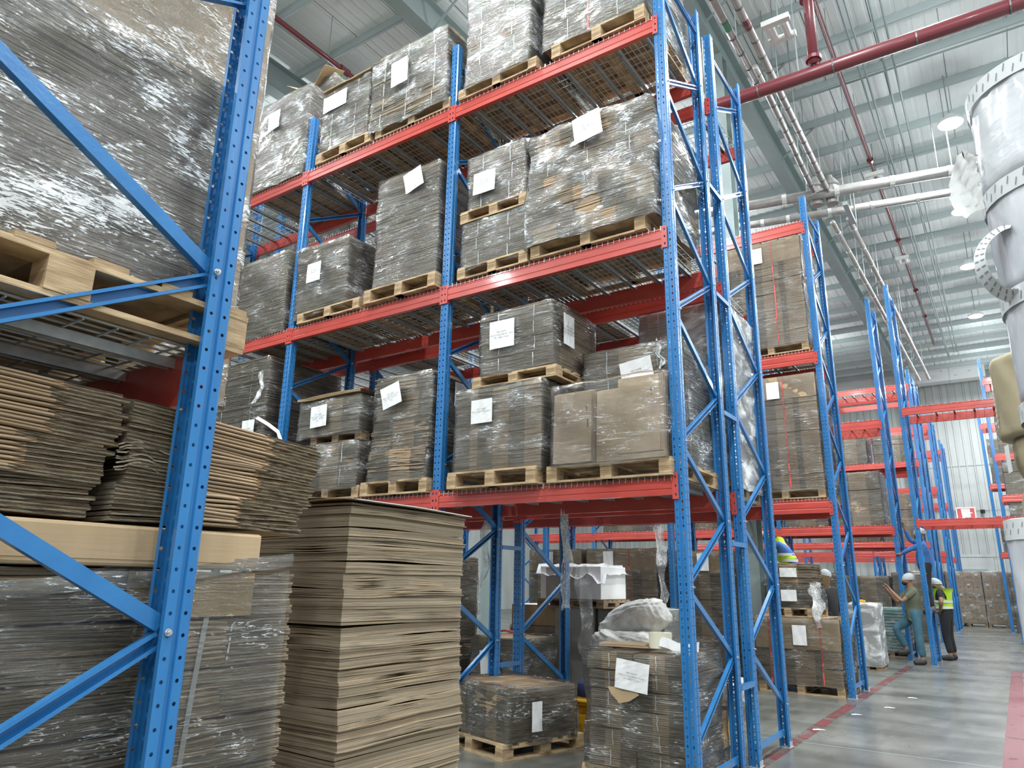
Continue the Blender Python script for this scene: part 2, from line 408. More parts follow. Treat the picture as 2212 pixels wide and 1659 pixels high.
# ------------------------------------------------------------------ pallets
PAL={}
def pallet(label, x0, x1, y0, y1, z, old=False, group=None, hh=.13, rz=0, cat='pallet'):
    w=x1-x0; d=y1-y0; wm=M['wood_old' if old else 'wood']
    k=(round(w,2),round(d,2),old,hh)
    root=empty('pallet',((x0+x1)/2,(y0+y1)/2,z),label,cat,group,rz)
    if k not in PAL:
        def bx(a,b,nm):
            mb=MB(); mb.box(a,b); return mb.mesh(nm,wm)
        t=.018; L=[]
        bh=hh-4*t+.0
        top=[];n=6; bw=.11
        for i in range(n):
            yc=-d/2+.055+i*(d-.11)/(n-1); L.append((bx((-w/2,-.05,0),(w/2,.05,t),'top_board'),(0,yc,hh-t),'top_board'))
        for i in range(3):
            xc=-w/2+.05+i*(w-.10)/2
            L.append((bx((-.05,-d/2,0),(.05,d/2,t),'stringer_board'),(xc,0,hh-2*t),'stringer_board'))
            L.append((bx((-.05,-d/2,0),(.05,d/2,t),'bottom_board'),(xc,0,0),'bottom_board'))
            for j in range(3):
                yc=-d/2+.06+j*(d-.12)/2
                L.append((bx((-.05,-.06,0),(.05,.06,hh-3*t),'block'),(xc,yc,t),'block'))
        if True:
            for j in (0,2):
                yc=-d/2+.05+j*(d-.10)/2; L.append((bx((-w/2+.1,-.045,0),(w/2-.1,.045,t),'bottom_board'),(0,yc,0),'bottom_board'))
        PAL[k]=L
    R=random.Random(hash((round(x0,2),round(z,2)))&0xffff)
    for me,lc,nm in PAL[k]:
        put(me,nm,root,(lc[0]+R.uniform(-.003,.003),lc[1]+R.uniform(-.003,.003),lc[2]))
    return root

# ------------------------------------------------------------------ loads of flat cardboard
def stack(mb, w, d, z0, h, t, seed, jit=.005, wob=.012, bands=None, rough_side=1.0, lean=(0,0), droop=0):
    """flat sheets one above the other, each with its own uneven outline. bands: f(side,u)->material index"""
    R=random.Random(seed); n=max(2,int(h/t)); nx=vnoise(seed+1); ny=vnoise(seed+2)
    sx=max(6,int(w/.085)); sy=max(6,int(d/.11))
    base=[]
    for i in range(sx): base.append((-w/2+w*i/sx,-d/2,0,i/sx))
    for i in range(sy): base.append((w/2,-d/2+d*i/sy,1,i/sy))
    for i in range(sx): base.append((w/2-w*i/sx,d/2,2,i/sx))
    for i in range(sy): base.append((-w/2,d/2-d*i/sy,3,i/sy))
    N=len(base); nrm=[(0,-1),(1,0),(0,1),(-1,0)]
    mids=[(bands(b[2],b[3]+.5/(sx if b[2]%2==0 else sy)) if bands else 0) for b in base]
    dz=[vnoise(seed+9+k) for k in range(1)][0]
    for k in range(n):
        zc=z0+h*k/n; tt=h/n
        ox=nx(zc*9+seed)*wob*.6+nx(zc*2.3)*wob+lean[0]*(zc-z0); oy=ny(zc*9)*wob*.6+ny(zc*2.1)*wob+lean[1]*(zc-z0)
        lj=R.uniform(-1,1)*jit
        vs=[];hs=[]
        for i,(x,y,s,u) in enumerate(base):
            j=lj+R.uniform(-.5,.5)*jit*rough_side
            nx_,ny_=nrm[s]
            px=x+nx_*j+ox; py=y+ny_*j+oy
            if u==0: px+=nrm[(s-1)%4][0]*j; py+=nrm[(s-1)%4][1]*j
            g=droop*((2*x/w)**2)
            wav=dz(x*3.1+zc*1.3+seed)*tt*.5+dz(y*3.7+seed*2)*tt*.4
            vs.append((px,py,zc-g+wav)); hs.append((px,py,zc-g+wav+tt*.82))
        o=len(mb.v); mb.v+=vs+hs
        for i in range(N):
            i2=(i+1)%N; mb.f.append((o+i,o+i2,o+N+i2,o+N+i)); mb.m.append(mids[i])
        mb.f.append(tuple(o+N+i for i in range(N))); mb.m.append(len_top)
        mb.f.append(tuple(o+i for i in range(N-1,-1,-1))); mb.m.append(len_top)
len_top=3
CM=lambda: [M['edge'],M['fold'],M['edge_pale'],M['fold_dark'],M['kraft']]
def bands_of(pattern_front, pattern_side):
    def f(side,u):
        p=pattern_front if side%2==0 else pattern_side
        for lim,mi in p:
            if u<=lim: return mi
        return p[-1][1]
    return f
PF={'mix':[(.22,0),(.42,1),(.62,0),(.88,1),(1,0)],'raw':[(1,0)],'tan':[(.15,0),(.85,1),(1,0)],'pale':[(1,2)],
    'mid':[(.35,0),(.7,1),(1,0)],'strip':[(.14,0),(.3,1),(.46,0),(.66,1),(.8,0),(1,1)]}
def film_shell(name, w, d, z0, z1, seed, m, parent, off=.014, puff=.012, wob=.012, cap=.10, lean=(0,0), skirt=.02, top_open=True, stackseed=None):
    ss=stackseed if stackseed is not None else seed
    R=random.Random(seed+77); nx=vnoise(ss+1); ny=vnoise(ss+2)
    H=z1-z0; rows=max(8,int(H/.05)); per=[]; r=.03
    W2,D2=w/2+off,d/2+off
    nsx=max(8,int(w/.07)); nsy=max(8,int(d/.07))
    def corner(cx,cy,a0):
        return [(cx+r*math.cos(a0+PI/2*k/3),cy+r*math.sin(a0+PI/2*k/3),math.cos(a0+PI/2*k/3),math.sin(a0+PI/2*k/3),1) for k in range(4)]
    per+=corner(-W2+r,-D2+r,PI)
    for i in range(1,nsx): per.append((-W2+2*W2*i/nsx,-D2,0,-1,0))
    per+=corner(W2-r,-D2+r,-PI/2)
    for i in range(1,nsy): per.append((W2,-D2+2*D2*i/nsy,1,0,0))
    per+=corner(W2-r,D2-r,0)
    for i in range(1,nsx): per.append((W2-2*W2*i/nsx,D2,0,1,0))
    per+=corner(-W2+r,D2-r,PI/2)
    for i in range(1,nsy): per.append((-W2,D2-2*D2*i/nsy,-1,0,0))
    N=len(per); mb=MB(); na=[vnoise(seed*3+k) for k in range(4)]
    def pt(i,z,inset=0,lift=0):
        x,y,ax,ay,cn=per[i]
        zz=min(max(z,z0),z1)
        ox=nx(zz*2.3)*wob+nx(zz*9+ss)*wob*.3+lean[0]*(zz-z0); oy=ny(zz*2.1)*wob+ny(zz*9)*wob*.3+lean[1]*(zz-z0)
        u=i*.37
        p=puff*(na[0](u+zz*7)+na[1](u*2.1-zz*15)*.6)*(.35 if cn else 1)+abs(puff)*.4
        return (x+ax*p+ox-ax*inset, y+ay*p+oy-ay*inset, z+lift)
    rows_z=[]
    for i in range(N):
        pass
    vs=[]
    # skirt row, side rows, then rolled-over cap
    prof=[(z0-skirt,0,0)]+[(z0+H*k/rows,0,0) for k in range(rows+1)]+[(z1,cap*.35,.012),(z1,cap*.8,.014),(z1,cap,.008)]
    for (z,ins,lf) in prof:
        for i in range(N):
            e=0
            if ins: e=na[2](i*.8)*.02; 
            if z<z0: e2=na[3](i*.5)*.02
            else: e2=0
            x,y,q=pt(i,z+e2,ins+ (abs(e) if ins>=cap else 0),lf+ (na[3](i*1.3)*.008 if ins else 0)); vs.append((x,y,q))
    nr=len(prof); fs=[]
    for k in range(nr-1):
        for i in range(N):
            i2=(i+1)%N; fs.append((k*N+i,k*N+i2,(k+1)*N+i2,(k+1)*N+i))
    mb.add(vs,fs)
    return mb.obj(name,m,parent,smooth=True)
TXT={}
def print_lines(parent, lines, size, loc, rot, mt=None):
    for i,s in enumerate(lines):
        k=(s,size)
        if k not in TXT:
            cu=bpy.data.curves.new('print','FONT'); cu.body=s; cu.size=size; cu.align_x='CENTER'; cu.resolution_u=1
            o=bpy.data.objects.new('tmp',cu); COL.objects.link(o)
            dg=bpy.context.evaluated_depsgraph_get(); me=bpy.data.meshes.new_from_object(o.evaluated_get(dg)); me.materials.clear(); me.materials.append(mt or M['ink'])
            bpy.data.objects.remove(o); TXT[k]=me
        e=Euler(rot).to_matrix()
        v=e@Vector((0,-i*size*1.35,0)); put(TXT[k],'print',parent,Vector(loc)+v,rot)
def label_sheet(root, face, u, v, w, h, half, rot=0, lines=None, seed=0, size=None):
    """sheet of paper on a load. face 'f' (looks to -Y) or 's' (looks to +X); u along the face, v height above the base"""
    R=random.Random(seed+5); mb=MB(); nu,nv=6,6; vs=[];fs=[]
    nz=vnoise(seed+31)
    for j in range(nv+1):
        for i in range(nu+1):
            vs.append((-w/2+w*i/nu,-h/2+h*j/nv,.003+.004*nz(i*.9+j*.35)))
    for j in range(nv):
        for i in range(nu): a=j*(nu+1)+i; fs.append((a,a+1,a+nu+2,a+nu+1))
    mb.add(vs,fs); me=mb.mesh('paper_label',M['paper'])
    base=Euler((PI/2,0,0)) if face=='f' else Euler((PI/2,0,PI/2))
    q=base.to_matrix()@Euler((0,0,rot)).to_matrix()
    o=put(me,'paper_label',root,(u,-half,v) if face=='f' else (half,u,v)); o.rotation_euler=q.to_euler()
    if lines: print_lines(o,lines,size or h*.075,(0,h*.06,.011),(0,0,0))
    return o
def ribbon_v(root, face, u, za, zb, half, w, mt, name='strap', wig=.0, over=0, seed=1):
    mb=MB(); nz=vnoise(seed); pts=[]
    n=8
    for i in range(n+1):
        z=za+(zb-za)*i/n; du=nz(i*.7)*wig
        pts.append((u+du,-half,z) if face=='f' else (half,u+du,z))
    if over:
        pts.append((u,-half+over,zb+.004) if face=='f' else (half-over,u,zb+.004))
    mb.ribbon(pts,(1,0,0) if face=='f' else (0,1,0),w); return mb.obj(name,mt,root)
def load(label, x0,x1,y0,y1,z0,z1, seed, front='mix', side='raw', nb=5, fm='film', group=None, t=.0125, labels=(), strings=0, off=.016, wob=.014,
         lean=(0,0), jit=.005, gap=.006, puff=.011, rz=0, name='cardboard_load', kraft_top=0, red=(), cap=.12, split=0, droop=0, skirt=.03, strip_shift=.0, cat='wrapped load', top_board=0):
    w=x1-x0; d=y1-y0; root=empty(name,((x0+x1)/2,(y0+y1)/2,z0),label,cat,group,rz)
    H=z1-z0; hb=H/nb; R=random.Random(seed)
    for b in range(nb):
        parts=[(0,w)] if not split else [(-w/4,w/2-.006),(w/4,w/2-.006)]
        for (cx,ww) in parts:
            mb=MB(); sx=R.uniform(-1,1)*strip_shift
            bd=bands_of(PF[front],PF[side])
            f2=(lambda s,u,bd=bd,sx=sx: bd(s,min(1,max(0,u+sx))))
            stack(mb,ww,d,0,hb-gap,t,seed*13+b*7+int(cx*10),jit,wob*.35,f2,droop=droop)
            o=mb.obj('bundle',CM(),root)
            nn=vnoise(seed+1)(hb*b*2.3)*wob; n2=vnoise(seed+2)(hb*b*2.1)*wob
            o.location=(cx+nn+lean[0]*hb*b, n2+lean[1]*hb*b, hb*b)
    if strings:
        for si in range(strings):
            u=(-.5+(si+.5)/strings)*w
            for b in range(nb):
                du=R.uniform(-.02,.02)
                ribbon_v(root,'f',u+du,hb*b+.02,hb*(b+1)-.015,d/2+.012,.007,M['strap_white'],'string',.004,seed=seed+b)
    if kraft_top:
        mb=MB(); zt=H; mb.box((-w/2-.006,-d/2-.010,zt-kraft_top),(w/2+.006,-d/2-.006,zt+.006)); mb.box((-w/2-.006,-d/2-.010,zt+.002),(w/2+.006,d/2+.010,zt+.006))
        mb.box((w/2+.006,-d/2-.010,zt-kraft_top*.8),(w/2+.010,d/2,zt+.006)); mb.obj('top_cap',M['kraft'],root)
    if top_board:
        mb=MB(); nz=vnoise(seed+4); n=8
        for k in range(top_board):
            vs=[];
            for i in range(n+1):
                x=-w/2-.02+(w+.05)*i/n; zz=H+.02+k*.012+nz(i*.6+k*.3)*.01
                vs+=[(x,-d/2-.03,zz),(x,d/2+.02,zz+.015)]
            fs=[(2*i,2*i+2,2*i+3,2*i+1) for i in range(n)]
            mb.add(vs,fs); mb.add([(a,b_,c_+.006) for a,b_,c_ in vs],fs)
            mb.add([p for i in range(n+1) for p in (vs[2*i],(vs[2*i][0],vs[2*i][1],vs[2*i][2]+.006))],[(2*i,2*i+2,2*i+3,2*i+1) for i in range(n)])
        mb.obj('top_sheet',M['kraft'],root)
    for (face,u,m_) in red: ribbon_v(root,face,u,0,H+.004,(d/2 if face=='f' else w/2)+.013,.02,M['strap_red'],'strap',.006,.1,seed)
    for i,L in enumerate(labels):
        face,u,v,lw,lh,rot,lines=L
        label_sheet(root,face,u,v,lw,lh,(d/2 if face=='f' else w/2)+.020+abs(wob)*.6+off*.9+max(0,puff-.012),rot,lines,seed+i)
    if fm:
        film_shell('stretch_film',w,d,0,H,seed,M[fm],root,off=off,puff=puff,wob=wob,cap=cap,lean=lean,skirt=skirt,stackseed=seed)
    return root
def rag(mb, base, fall, w, seed, n=9):
    """a loose torn length of film hanging from base"""
    nz=vnoise(seed); nw=vnoise(seed+3); vs=[];fs=[]
    bx_,by_,bz_=base; m_=5
    for i in range(n+1):
        t=i/n; z=bz_-fall*t; cx=bx_+nz(t*4)*.05; cy=by_+nz(t*3+9)*.04; ww=w*(.5+.5*abs(nw(t*5)))*(1-.4*t)
        for j in range(m_+1):
            s=j/m_-.5; vs.append((cx+s*ww*.7,cy+s*ww*.35+nz(j*1.7+t*6)*.025,z+nw(j*2+t*2)*.02))
    for i in range(n):
        for j in range(m_): a=i*(m_+1)+j; fs.append((a,a+1,a+m_+2,a+m_+1))
    mb.add(vs,fs)

# ================================================================== THE BUILDING
def struct(o): o['kind']='structure'; return o
CZ=12.0; WY=42.0
mb=MB(); mb.box((-24,-15,-.1),(9,WY,0)); fl=struct(mb.obj('floor',M['floor']))
for q,y in enumerate((7.9,15.2,27.5,36)):                              # saw cuts of the slab
    mb=MB(); mb.box((-24,y,0),(9,y+.012,.0008)); mb.obj('floor_joint',M['conduit'],fl)
# painted lines
mb=MB(); mb.add([(-2.09,5.6,.0016),(-1.96,5.6,.0016),(-1.93,16.9,.0016),(-2.06,16.9,.0016)],[(0,1,2,3)]); struct(mb.obj('trim_1',M['line_red']))
mb=MB(); mb.add([(-.33,3,.0016),(-.16,3,.0016),(-.19,17,.0016),(-.36,17,.0016)],[(0,1,2,3)]); struct(mb.obj('trim_2',M['line_red2']))
for i,(x,y,a) in enumerate(((-2.02,8.62,.3),(-1.86,9.9,.5),(-1.63,10.75,.2),(-1.5,11.9,.1))):
    R=random.Random(i); mb=MB(); 
    mb.add([(0,0,.002),(.13,.01,.004),(.12,.05,.002),(.06,.06,.007),(.01,.05,.003)],[(0,1,2,3,4)])
    o=mb.obj('paper_scrap',M['paper']); o.location=(x,y,.001); o.rotation_euler=(0,0,a)
    tag(o,['torn white paper scrap nearest the front rack foot on the floor','white paper scrap on the floor, second from the front rack foot','small white scrap lying on the red line by the second rack','white scrap on the floor just past the second rack end'][i],'litter','paper scraps on the floor')
# roof: sheets side by side, purlins, rafters
ceil=struct(link(bpy.data.objects.new('ceiling',None)))
mb=MB(); p=1.1; nr=5
vs=[];fs=[]
for k in range(nr):
    x=p*k/nr; w=p/nr
    for (dx,dz) in ((0,0),(w*.62,0),(w*.70,.008),(w*.92,.008)):
        if True: vs+= [(x+dx,-15,dz),(x+dx,WY,dz)]
vs+=[(p-.012,-15,0),(p-.012,WY,0)]
n=len(vs)//2
fs=[(2*i,2*i+1,2*i+3,2*i+2) for i in range(n-1)]
mb.add(vs,fs); rp=mb.mesh('roof_panel',M['galv_roof'])
for k in range(30): put(rp,'roof_panel',ceil,(-24+k*1.1,0,CZ+.2))
mb=MB(); mb.box((-24,-15,CZ+.26),(9,WY,CZ+.3)); mb.obj('roof_deck',M['galv_roof'],ceil)
mb=MB(); mb.box((-24,-.03,0),(9,.03,.006)); mb.box((-24,-.03,0),(9,-.024,.2)); mb.box((-24,-.024,.194),(9,.04,.2)); pm=mb.mesh('purlin',M['purlin'])
y=-14.14
while y<WY-.3:
    put(pm,'purlin',ceil,(0,y,CZ-.0)); y+=1.32
RY=[-19.5,-11.6,-7.75,-3.5,5.2]
mb=MB()
mb.box((-.14,-15,0),(.14,WY,.02)); mb.box((-.014,-15,.02),(.014,WY,.62)); mb.box((-.14,-15,.62),(.14,WY,.64)); rm=mb.mesh('rafter',M['beam_grey'])
for x in RY: put(rm,'rafter',ceil,(x,0,CZ-.66))
# knee braces from rafter to purlin and column heads
mb=MB(); mb.tube([(0,0,0),(.85,0,.62)],.028,4); km=mb.mesh('fly_brace',M['beam_grey'])
for i in range(13): put(km,'fly_brace',ceil,(-3.42,5.66+2.64*i,CZ-.62))
for i in range(4):
    put(km,'fly_brace',ceil,(-7.67,5.66+2.64*i,CZ-.62))
mb=MB(); mb.box((-.16,-.16,0),(.16,-.14,CZ-.64)); mb.box((-.16,.14,0),(.16,.16,CZ-.64)); mb.box((-.012,-.14,0),(.012,.14,CZ-.64)); cm_=mb.mesh('column',M['beam_grey'])
for i,(x,y) in enumerate(((-3.5,11.9),(-3.5,WY-.3),(-11.6,15.9),(-7.75,WY-.3))):
    o=put(cm_,'trim_%d'%(i+3)); o.location=(x,y,0); struct(o)
# end wall of ribbed sheets
wl=struct(link(bpy.data.objects.new('wall_back',None)))
mb=MB(); vs=[];p=1.0
for k in range(3):
    x=p*k/3; w=p/3
    for dx,dy in ((0,0),(w*.70,0),(w*.78,-.035),(w*.92,-.035)): vs+=[(x+dx,dy,0),(x+dx,dy,CZ+.3)]
vs+=[(p-.01,0,0),(p-.01,0,CZ+.3)]; n=len(vs)//2
mb.add(vs,[(2*i,2*i+2,2*i+3,2*i+1) for i in range(n-1)]); wp=mb.mesh('wall_panel',M['wall'])
for k in range(33): put(wp,'wall_panel',wl,(-24+k,WY,0))
mb=MB(); mb.box((-24,WY+.02,0),(9,WY+.1,CZ+.3)); mb.obj('wall_lining',M['wall'],wl)
for z in (3.0,5.2,7.4): 
    mb=MB(); mb.box((-24,WY-.05,z),(9,WY-.035,z+.02)); mb.obj('screw_row',M['purlin'],wl)
mb=MB(); mb.box((-24.1,-15,0),(-24,WY,CZ+.3)); struct(mb.obj('wall_left',M['wall']))
mb=MB(); mb.box((-2.7,WY-.14,0),(-.9,WY-.09,3.1)); mb.box((-2.6,WY-.16,2.3),(-1.2,WY-.14,2.42),1); mb.box((-2.7,WY-.17,2.98),(-.9,WY-.14,3.1)); struct(mb.obj('door_1',[M['wall'],M['conduit']]))
# white duct along the end wall
dr=empty('air_duct',(-3.4,WY-.9,11.55),'white rectangular air duct running along the far wall near the roof','duct')
mb=MB(); mb.box((-9,-.35,0),(3.4,.35,.72)); mb.obj('duct_run',M['duct'],dr)
for x in (.45,1.9,3.3,-1.6,-3.6): 
    mb=MB(); mb.box((x,-.37,-.02),(x+.06,.37,.74)); mb.obj('flange',M['plastic_w'],dr)
for i in range(8):
    mb=MB(); mb.box((-1.5+i*.6,-.356,.2+(i%3)*.14),(-1.38+i*.6,-.35,.24+(i%3)*.14)); mb.obj('duct_mark',M['purlin'],dr)
# fire sign + camera on the end wall
sg=empty('fire_sign',(-1.72,WY-.1,4.5),'red and white fire safety sign high on the far wall','sign')
mb=MB(); mb.box((-.42,-.02,0),(.42,0,.86)); mb.obj('sign_board',M['white'],sg)
mb=MB(); mb.box((-.36,-.025,.15),(.36,-.02,.80)); mb.obj('red_field',M['sign_red'],sg)
mb=MB(); mb.add([(-.20,-.03,.78),(.18,-.03,.78),(.18,-.03,.36),(-.06,-.03,.36),(-.10,-.03,.22),(-.16,-.03,.24)],[(0,5,4,3,2,1)]); mb.box((.18,-.03,.55),(.27,-.026,.60)); mb.obj('pictogram',M['white'],sg)
cmx=empty('wall_camera',(-1.02,WY-.12,5.15),'small dark camera on the far wall beside the fire sign','camera')
mb=MB(); mb.tube([(0,0,0),(0,-.12,0)],.06,8); mb.obj('mount',M['conduit'],cmx); mb=MB(); mb.tube([(0,-.12,.05),(0,-.12,-.12)],.10,8); mb.obj('dome',M['black'],cmx)

# ------------------------------------------------------------------ lamps
def lamp_dir(x,y,i,vis):
    if vis:
        R=empty('high_bay_lamp',(x,y,11.0),vis,'ceiling lamp','high bay lamps over the cross aisle')
        mb=MB(); mb.tube([(0,0,0),(0,0,.06),(0,0,.10),(0,0,.2)],[.24,.24,.14,.1],20); mb.obj('housing',M['plastic_w'],R)
        mb=MB(); mb.tube([(0,0,-.014),(0,0,-.004)],.225,20); mb.obj('diffuser',M['lamp'],R)
        mb=MB(); mb.tube([(0,0,.2),(0,0,1.25)],.012,5); mb.obj('hanger',M['conduit'],R)
    ld=bpy.data.lights.new('lamp_light','AREA'); ld.shape='DISK'; ld.size=.45; ld.energy=LP; ld.color=(.93,.98,1)
    o=link(bpy.data.objects.new('lamp_light',ld)); o.location=(x,y,10.97)
    pd=bpy.data.lights.new('ceiling_fill','POINT'); pd.shadow_soft_size=.2; pd.energy=LS; pd.color=(.93,.98,1)  # added point light below each lamp, brightens roof and upper wall
    o=link(bpy.data.objects.new('ceiling_fill',pd)); o.location=(x,y,10.70)
LP=270; LS=58
vis={0:'nearest glaring high bay lamp over the aisle beside the wrapped rolls',1:'second high bay lamp from the camera over the aisle',2:'third high bay lamp along the aisle by the curled tape',3:'farthest bright high bay lamp with a thin conduit below'}
for i,y in enumerate((16.1,20.5,24.5,29.5)): lamp_dir(.12-.04*i,y,i,vis[i])
for y in (11.5,6.8,2.4,-2.0,-7.5,34,38.5): lamp_dir(.2,y,0,'round high bay lamp above the aisle outside the view, at %s metres'%y if False else None)
for x in (-5.6,-12.5,7.0):  # unseen rows; lamps behind the camera added for glints on the film
    for y in (-12.5,-7,-1.5,4.0,9.2,15.0,20.8,26.6,33): lamp_dir(x,y,0,None)
c.use_light_tree=True
# twin-tube fixtures
def fixture(x,y,z,lab,s=1):
    R=empty('twin_tube_light',(x,y,z),lab,'light fixture')
    mb=MB(); mb.box((-.14*s,-.17*s,0),(.14*s,-.10*s,.09)); mb.obj('end_cap',M['plastic_w'],R); mb=MB(); mb.box((-.14*s,.12*s,0),(.14*s,.17*s,.09)); mb.obj('end_cap',M['plastic_w'],R)
    for dx in (-.07,.07):
        mb=MB(); mb.tube([(dx*s,-.1*s,.035),(dx*s,.12*s,.035)],.04*s,8); mb.obj('tube',M['plastic_w'],R)
    mb=MB(); mb.tube([(0,0,.09),(0,0,12.2-z)],.01,4); mb.obj('hanger',M['conduit'],R)
fixture(-1.95,10.1,9.9,'white twin tube emergency light hanging above the red pipe',1.5)
fixture(-1.58,18.0,11.2,'small white fitting on the thin red sprinkler pipe, nearest the pipe bridge',1.5)
fixture(-1.62,23.5,11.2,'small white fitting farther along the thin red sprinkler pipe',1.3)
# ------------------------------------------------------------------ pipes
def pipe(name,label,pts,r,m,bands=0,bm=None,cat='pipe',group=None,hang=0,bw=.012):
    R=empty(name,pts[0],label,cat,group); o=Vector(pts[0]); P=[Vector(p)-o for p in pts]
    mb=MB(); mb.tube(P,r,12); mb.obj('pipe_run',m,R,smooth=True)
    if bands:
        for a,b in zip(P,P[1:]):
            L=(b-a).length; d=(b-a)/L; k=bands*.5
            while k<L:
                mb=MB(); q=a+d*k; mb.tube([q-d*bw,q+d*bw],r*1.06,12); mb.obj('band',bm,R); k+=bands
    if hang:
        for a,b in zip(P,P[1:]):
            L=(b-a).length; d=(b-a)/L; k=hang*.4
            while k<L:
                mb=MB(); q=a+d*k; mb.tube([q,(q.x,q.y,12.2-o.z)],.008,4); mb.obj('hanger',M['conduit'],R); k+=hang
    return R
pipe('insulated_pipe','banded silver insulated pipe along the roof, left one of the near pair',[(-2.63,2,10),(-2.63,9.3,10),(-2.63,11.6,10)],.062,M['pipe_silver'],.42,M['pipe_band'],hang=2.2,bw=.02)
pipe('insulated_pipe','banded silver insulated pipe along the roof, right one of the near pair',[(-2.35,2,10),(-2.35,12,10),(-2.35,16.0,10)],.062,M['pipe_silver'],.42,M['pipe_band'],hang=2.2,bw=.02)
pipe('insulated_pipe','banded silver pipe starting beyond the red main beside its longer neighbour',[(-2.63,11.2,10.3),(-2.63,12.2,10.3),(-2.63,16.2,10)],.062,M['pipe_silver'],.42,M['pipe_band'],hang=2.2,bw=.02)
pipe('insulated_pipe','thick silver pipe crossing the aisle, upper one of the bridge pair',[(-7,14.8,10),(-3.8,15.5,10),(.6,16.4,10)],.115,M['pipe_silver'],1.1,M['plastic_w'],hang=2.6,bw=.05)
pipe('insulated_pipe','thick silver pipe crossing the aisle, lower one of the bridge pair',[(-7,15.5,9.85),(-3.8,16.2,9.85),(.6,17.1,9.85)],.09,M['pipe_silver'],.9,M['plastic_w'],bw=.04)
for i,x in enumerate((-2.5,-2.15)):
    pipe('insulated_pipe',['pale insulated pipe running on to the far wall, left one','pale insulated pipe running on to the far wall, right one'][i],[(x,16.9,9.8),(x+.1,24,9.8),(x+.2,33,9.8)],.06,M['pipe_silver'],1.2,M['plastic_w'],hang=3,bw=.03)
for i,(x,y) in enumerate(((-2.05,16.35),(.02,16.8))):
    o=empty('pipe_support',(x,y,9.5),['grey channel support under the pipe bridge beside the valves','grey channel support under the pipe bridge near the wrapped rolls'][i],'bracket')
    mb=MB(); mb.box((-.05,-.5,.12),(.05,.55,.2)); mb.obj('channel',M['purlin'],o)
    for yy in (-.48,.5):
        mb=MB(); mb.tube([(0,yy,.2),(0,yy,2.6)],.008,4); mb.obj('rod',M['conduit'],o)
for i,(x,y) in enumerate(((-2.62,15.9),(-2.32,16.0))):
    o=empty('valve_assembly',(x,y,10.1),['bulky silver valve body on the pipe bridge, left of two','bulky silver valve body on the pipe bridge, right of two'][i],'valve')
    mb=MB(); mb.tube([(0,0,0),(0,0,.12),(0,0,.14),(0,0,.3),(0,0,.32),(0,0,.42)],[.16,.15,.2,.12,.08,.05],12); mb.obj('body',M['pipe_silver'],o)
    mb=MB(); mb.tube([(0,0,-.3),(0,0,-.02)],.13,12); mb.obj('flange',M['pipe_silver'],o)
for (x,y,m_,lb) in ((-2.63,9.6,'marker_green','small green marker on the left banded pipe'),(-2.35,9.75,'pipe_red','small red marker on the right banded pipe')):
    mb=MB(); mb.tube([(x,y-.12,10),(x,y+.12,10)],.064,12); o=mb.obj('pipe_marker',M[m_]); tag(o,lb,'pipe marker')
rm_=pipe('fire_main','thick dark red fire main crossing the whole aisle below the roof',[(-6,10.05,9),(-2.9,10.14,9),(3.5,10.3,9)],.105,M['pipe_red'],1.1,M['pipe_band'],hang=2.9,bw=.01)
rs=pipe('riser','short dark red riser pipe standing up from the fire main',[(-1.5,10.1,9.1),(-1.47,10.0,10.3),(-1.47,10.0,10.5)],.075,M['pipe_red'])
for z in (.08,1.15):
    mb=MB(); mb.tube([(.01*z,0-.04*z,z-.03),(.01*z,-.04*z,z+.03)],.115,12); mb.obj('coupling',M['pipe_red'],rs)
sp=pipe('sprinkler_pipe','thin dark red sprinkler pipe running towards the far wall',[(-1.47,10.0,10.45),(-1.6,11.5,11.45),(-1.6,22,11.5),(-1.62,34,11.5)],.045,M['pipe_red'],hang=3)
for y in (1.4,7.5,8.6,12.5,13.8,17,20):
    mb=MB(); mb.tube([(-.13,y-.05,1.02),(-.13,y+.05,1.02)],.075,10); mb.obj('coupling',M['pipe_red'],sp)
lsp=pipe('sprinkler_pipe','thin dark red sprinkler pipe above the left racks',[(-9.7,2,11.2),(-9.7,8,11.2),(-9.7,18,11.2)],.05,M['pipe_red'],0,None,hang=4)
mb=MB(); mb.tube([(-9.7,8.35,11.2),(-9.7,8.35,11.05),(-9.7,8.35,11.0)],[.03,.03,.06],8); mb.tube([(-9.7,7.9,11.2),(-9.7,8.12,11.2)],.075,10); so_=mb.obj('sprinkler_head',M['pipe_red'],lsp); so_.location=(9.7,-2,-11.2)
for i,(xa,xb,z) in enumerate(((-1.25,-1.25,11.4),(-1.12,-1.2,11.3),(-.75,-1.0,11.6),(-.55,-.9,11.6))):
    pipe('conduit',['thin grey conduit next to the sprinkler pipe, first to its right','thin grey conduit next to the sprinkler pipe, second to its right','thin grey conduit over the aisle, third to the right of the sprinkler pipe','thin grey conduit over the aisle, fourth to the right of the sprinkler pipe'][i],[(xa,5,z),(xb,36,z)],.02,M['conduit'],hang=0,cat='conduit')
for i,(y,z) in enumerate(((14.3,11.55),(17.8,11.5),(22.5,11.5))):
    pipe('conduit','thin conduit crossing the roof bay, %s one'%(['nearest','middle','farthest'][i]),[(-3,y,z),(5,y+.1,z)],.02,M['conduit'],cat='conduit')
mb=MB()
R=random.Random(3)
wires=[(-2.9+R.random()*1.9,8+R.random()*22) for _ in range(26)]
for k,(x,y) in enumerate(wires):
    mb=MB(); z=10.0 if x<-1.9 else 11.3; mb.tube([(x,y,z-R.random()*.6),(x,y,12.23)],.006,4)
    o=mb.obj('hanger_wire',M['conduit']); tag(o,'thin vertical hanger wire below the roof among the pipes','wire','hanger wires below the roof')

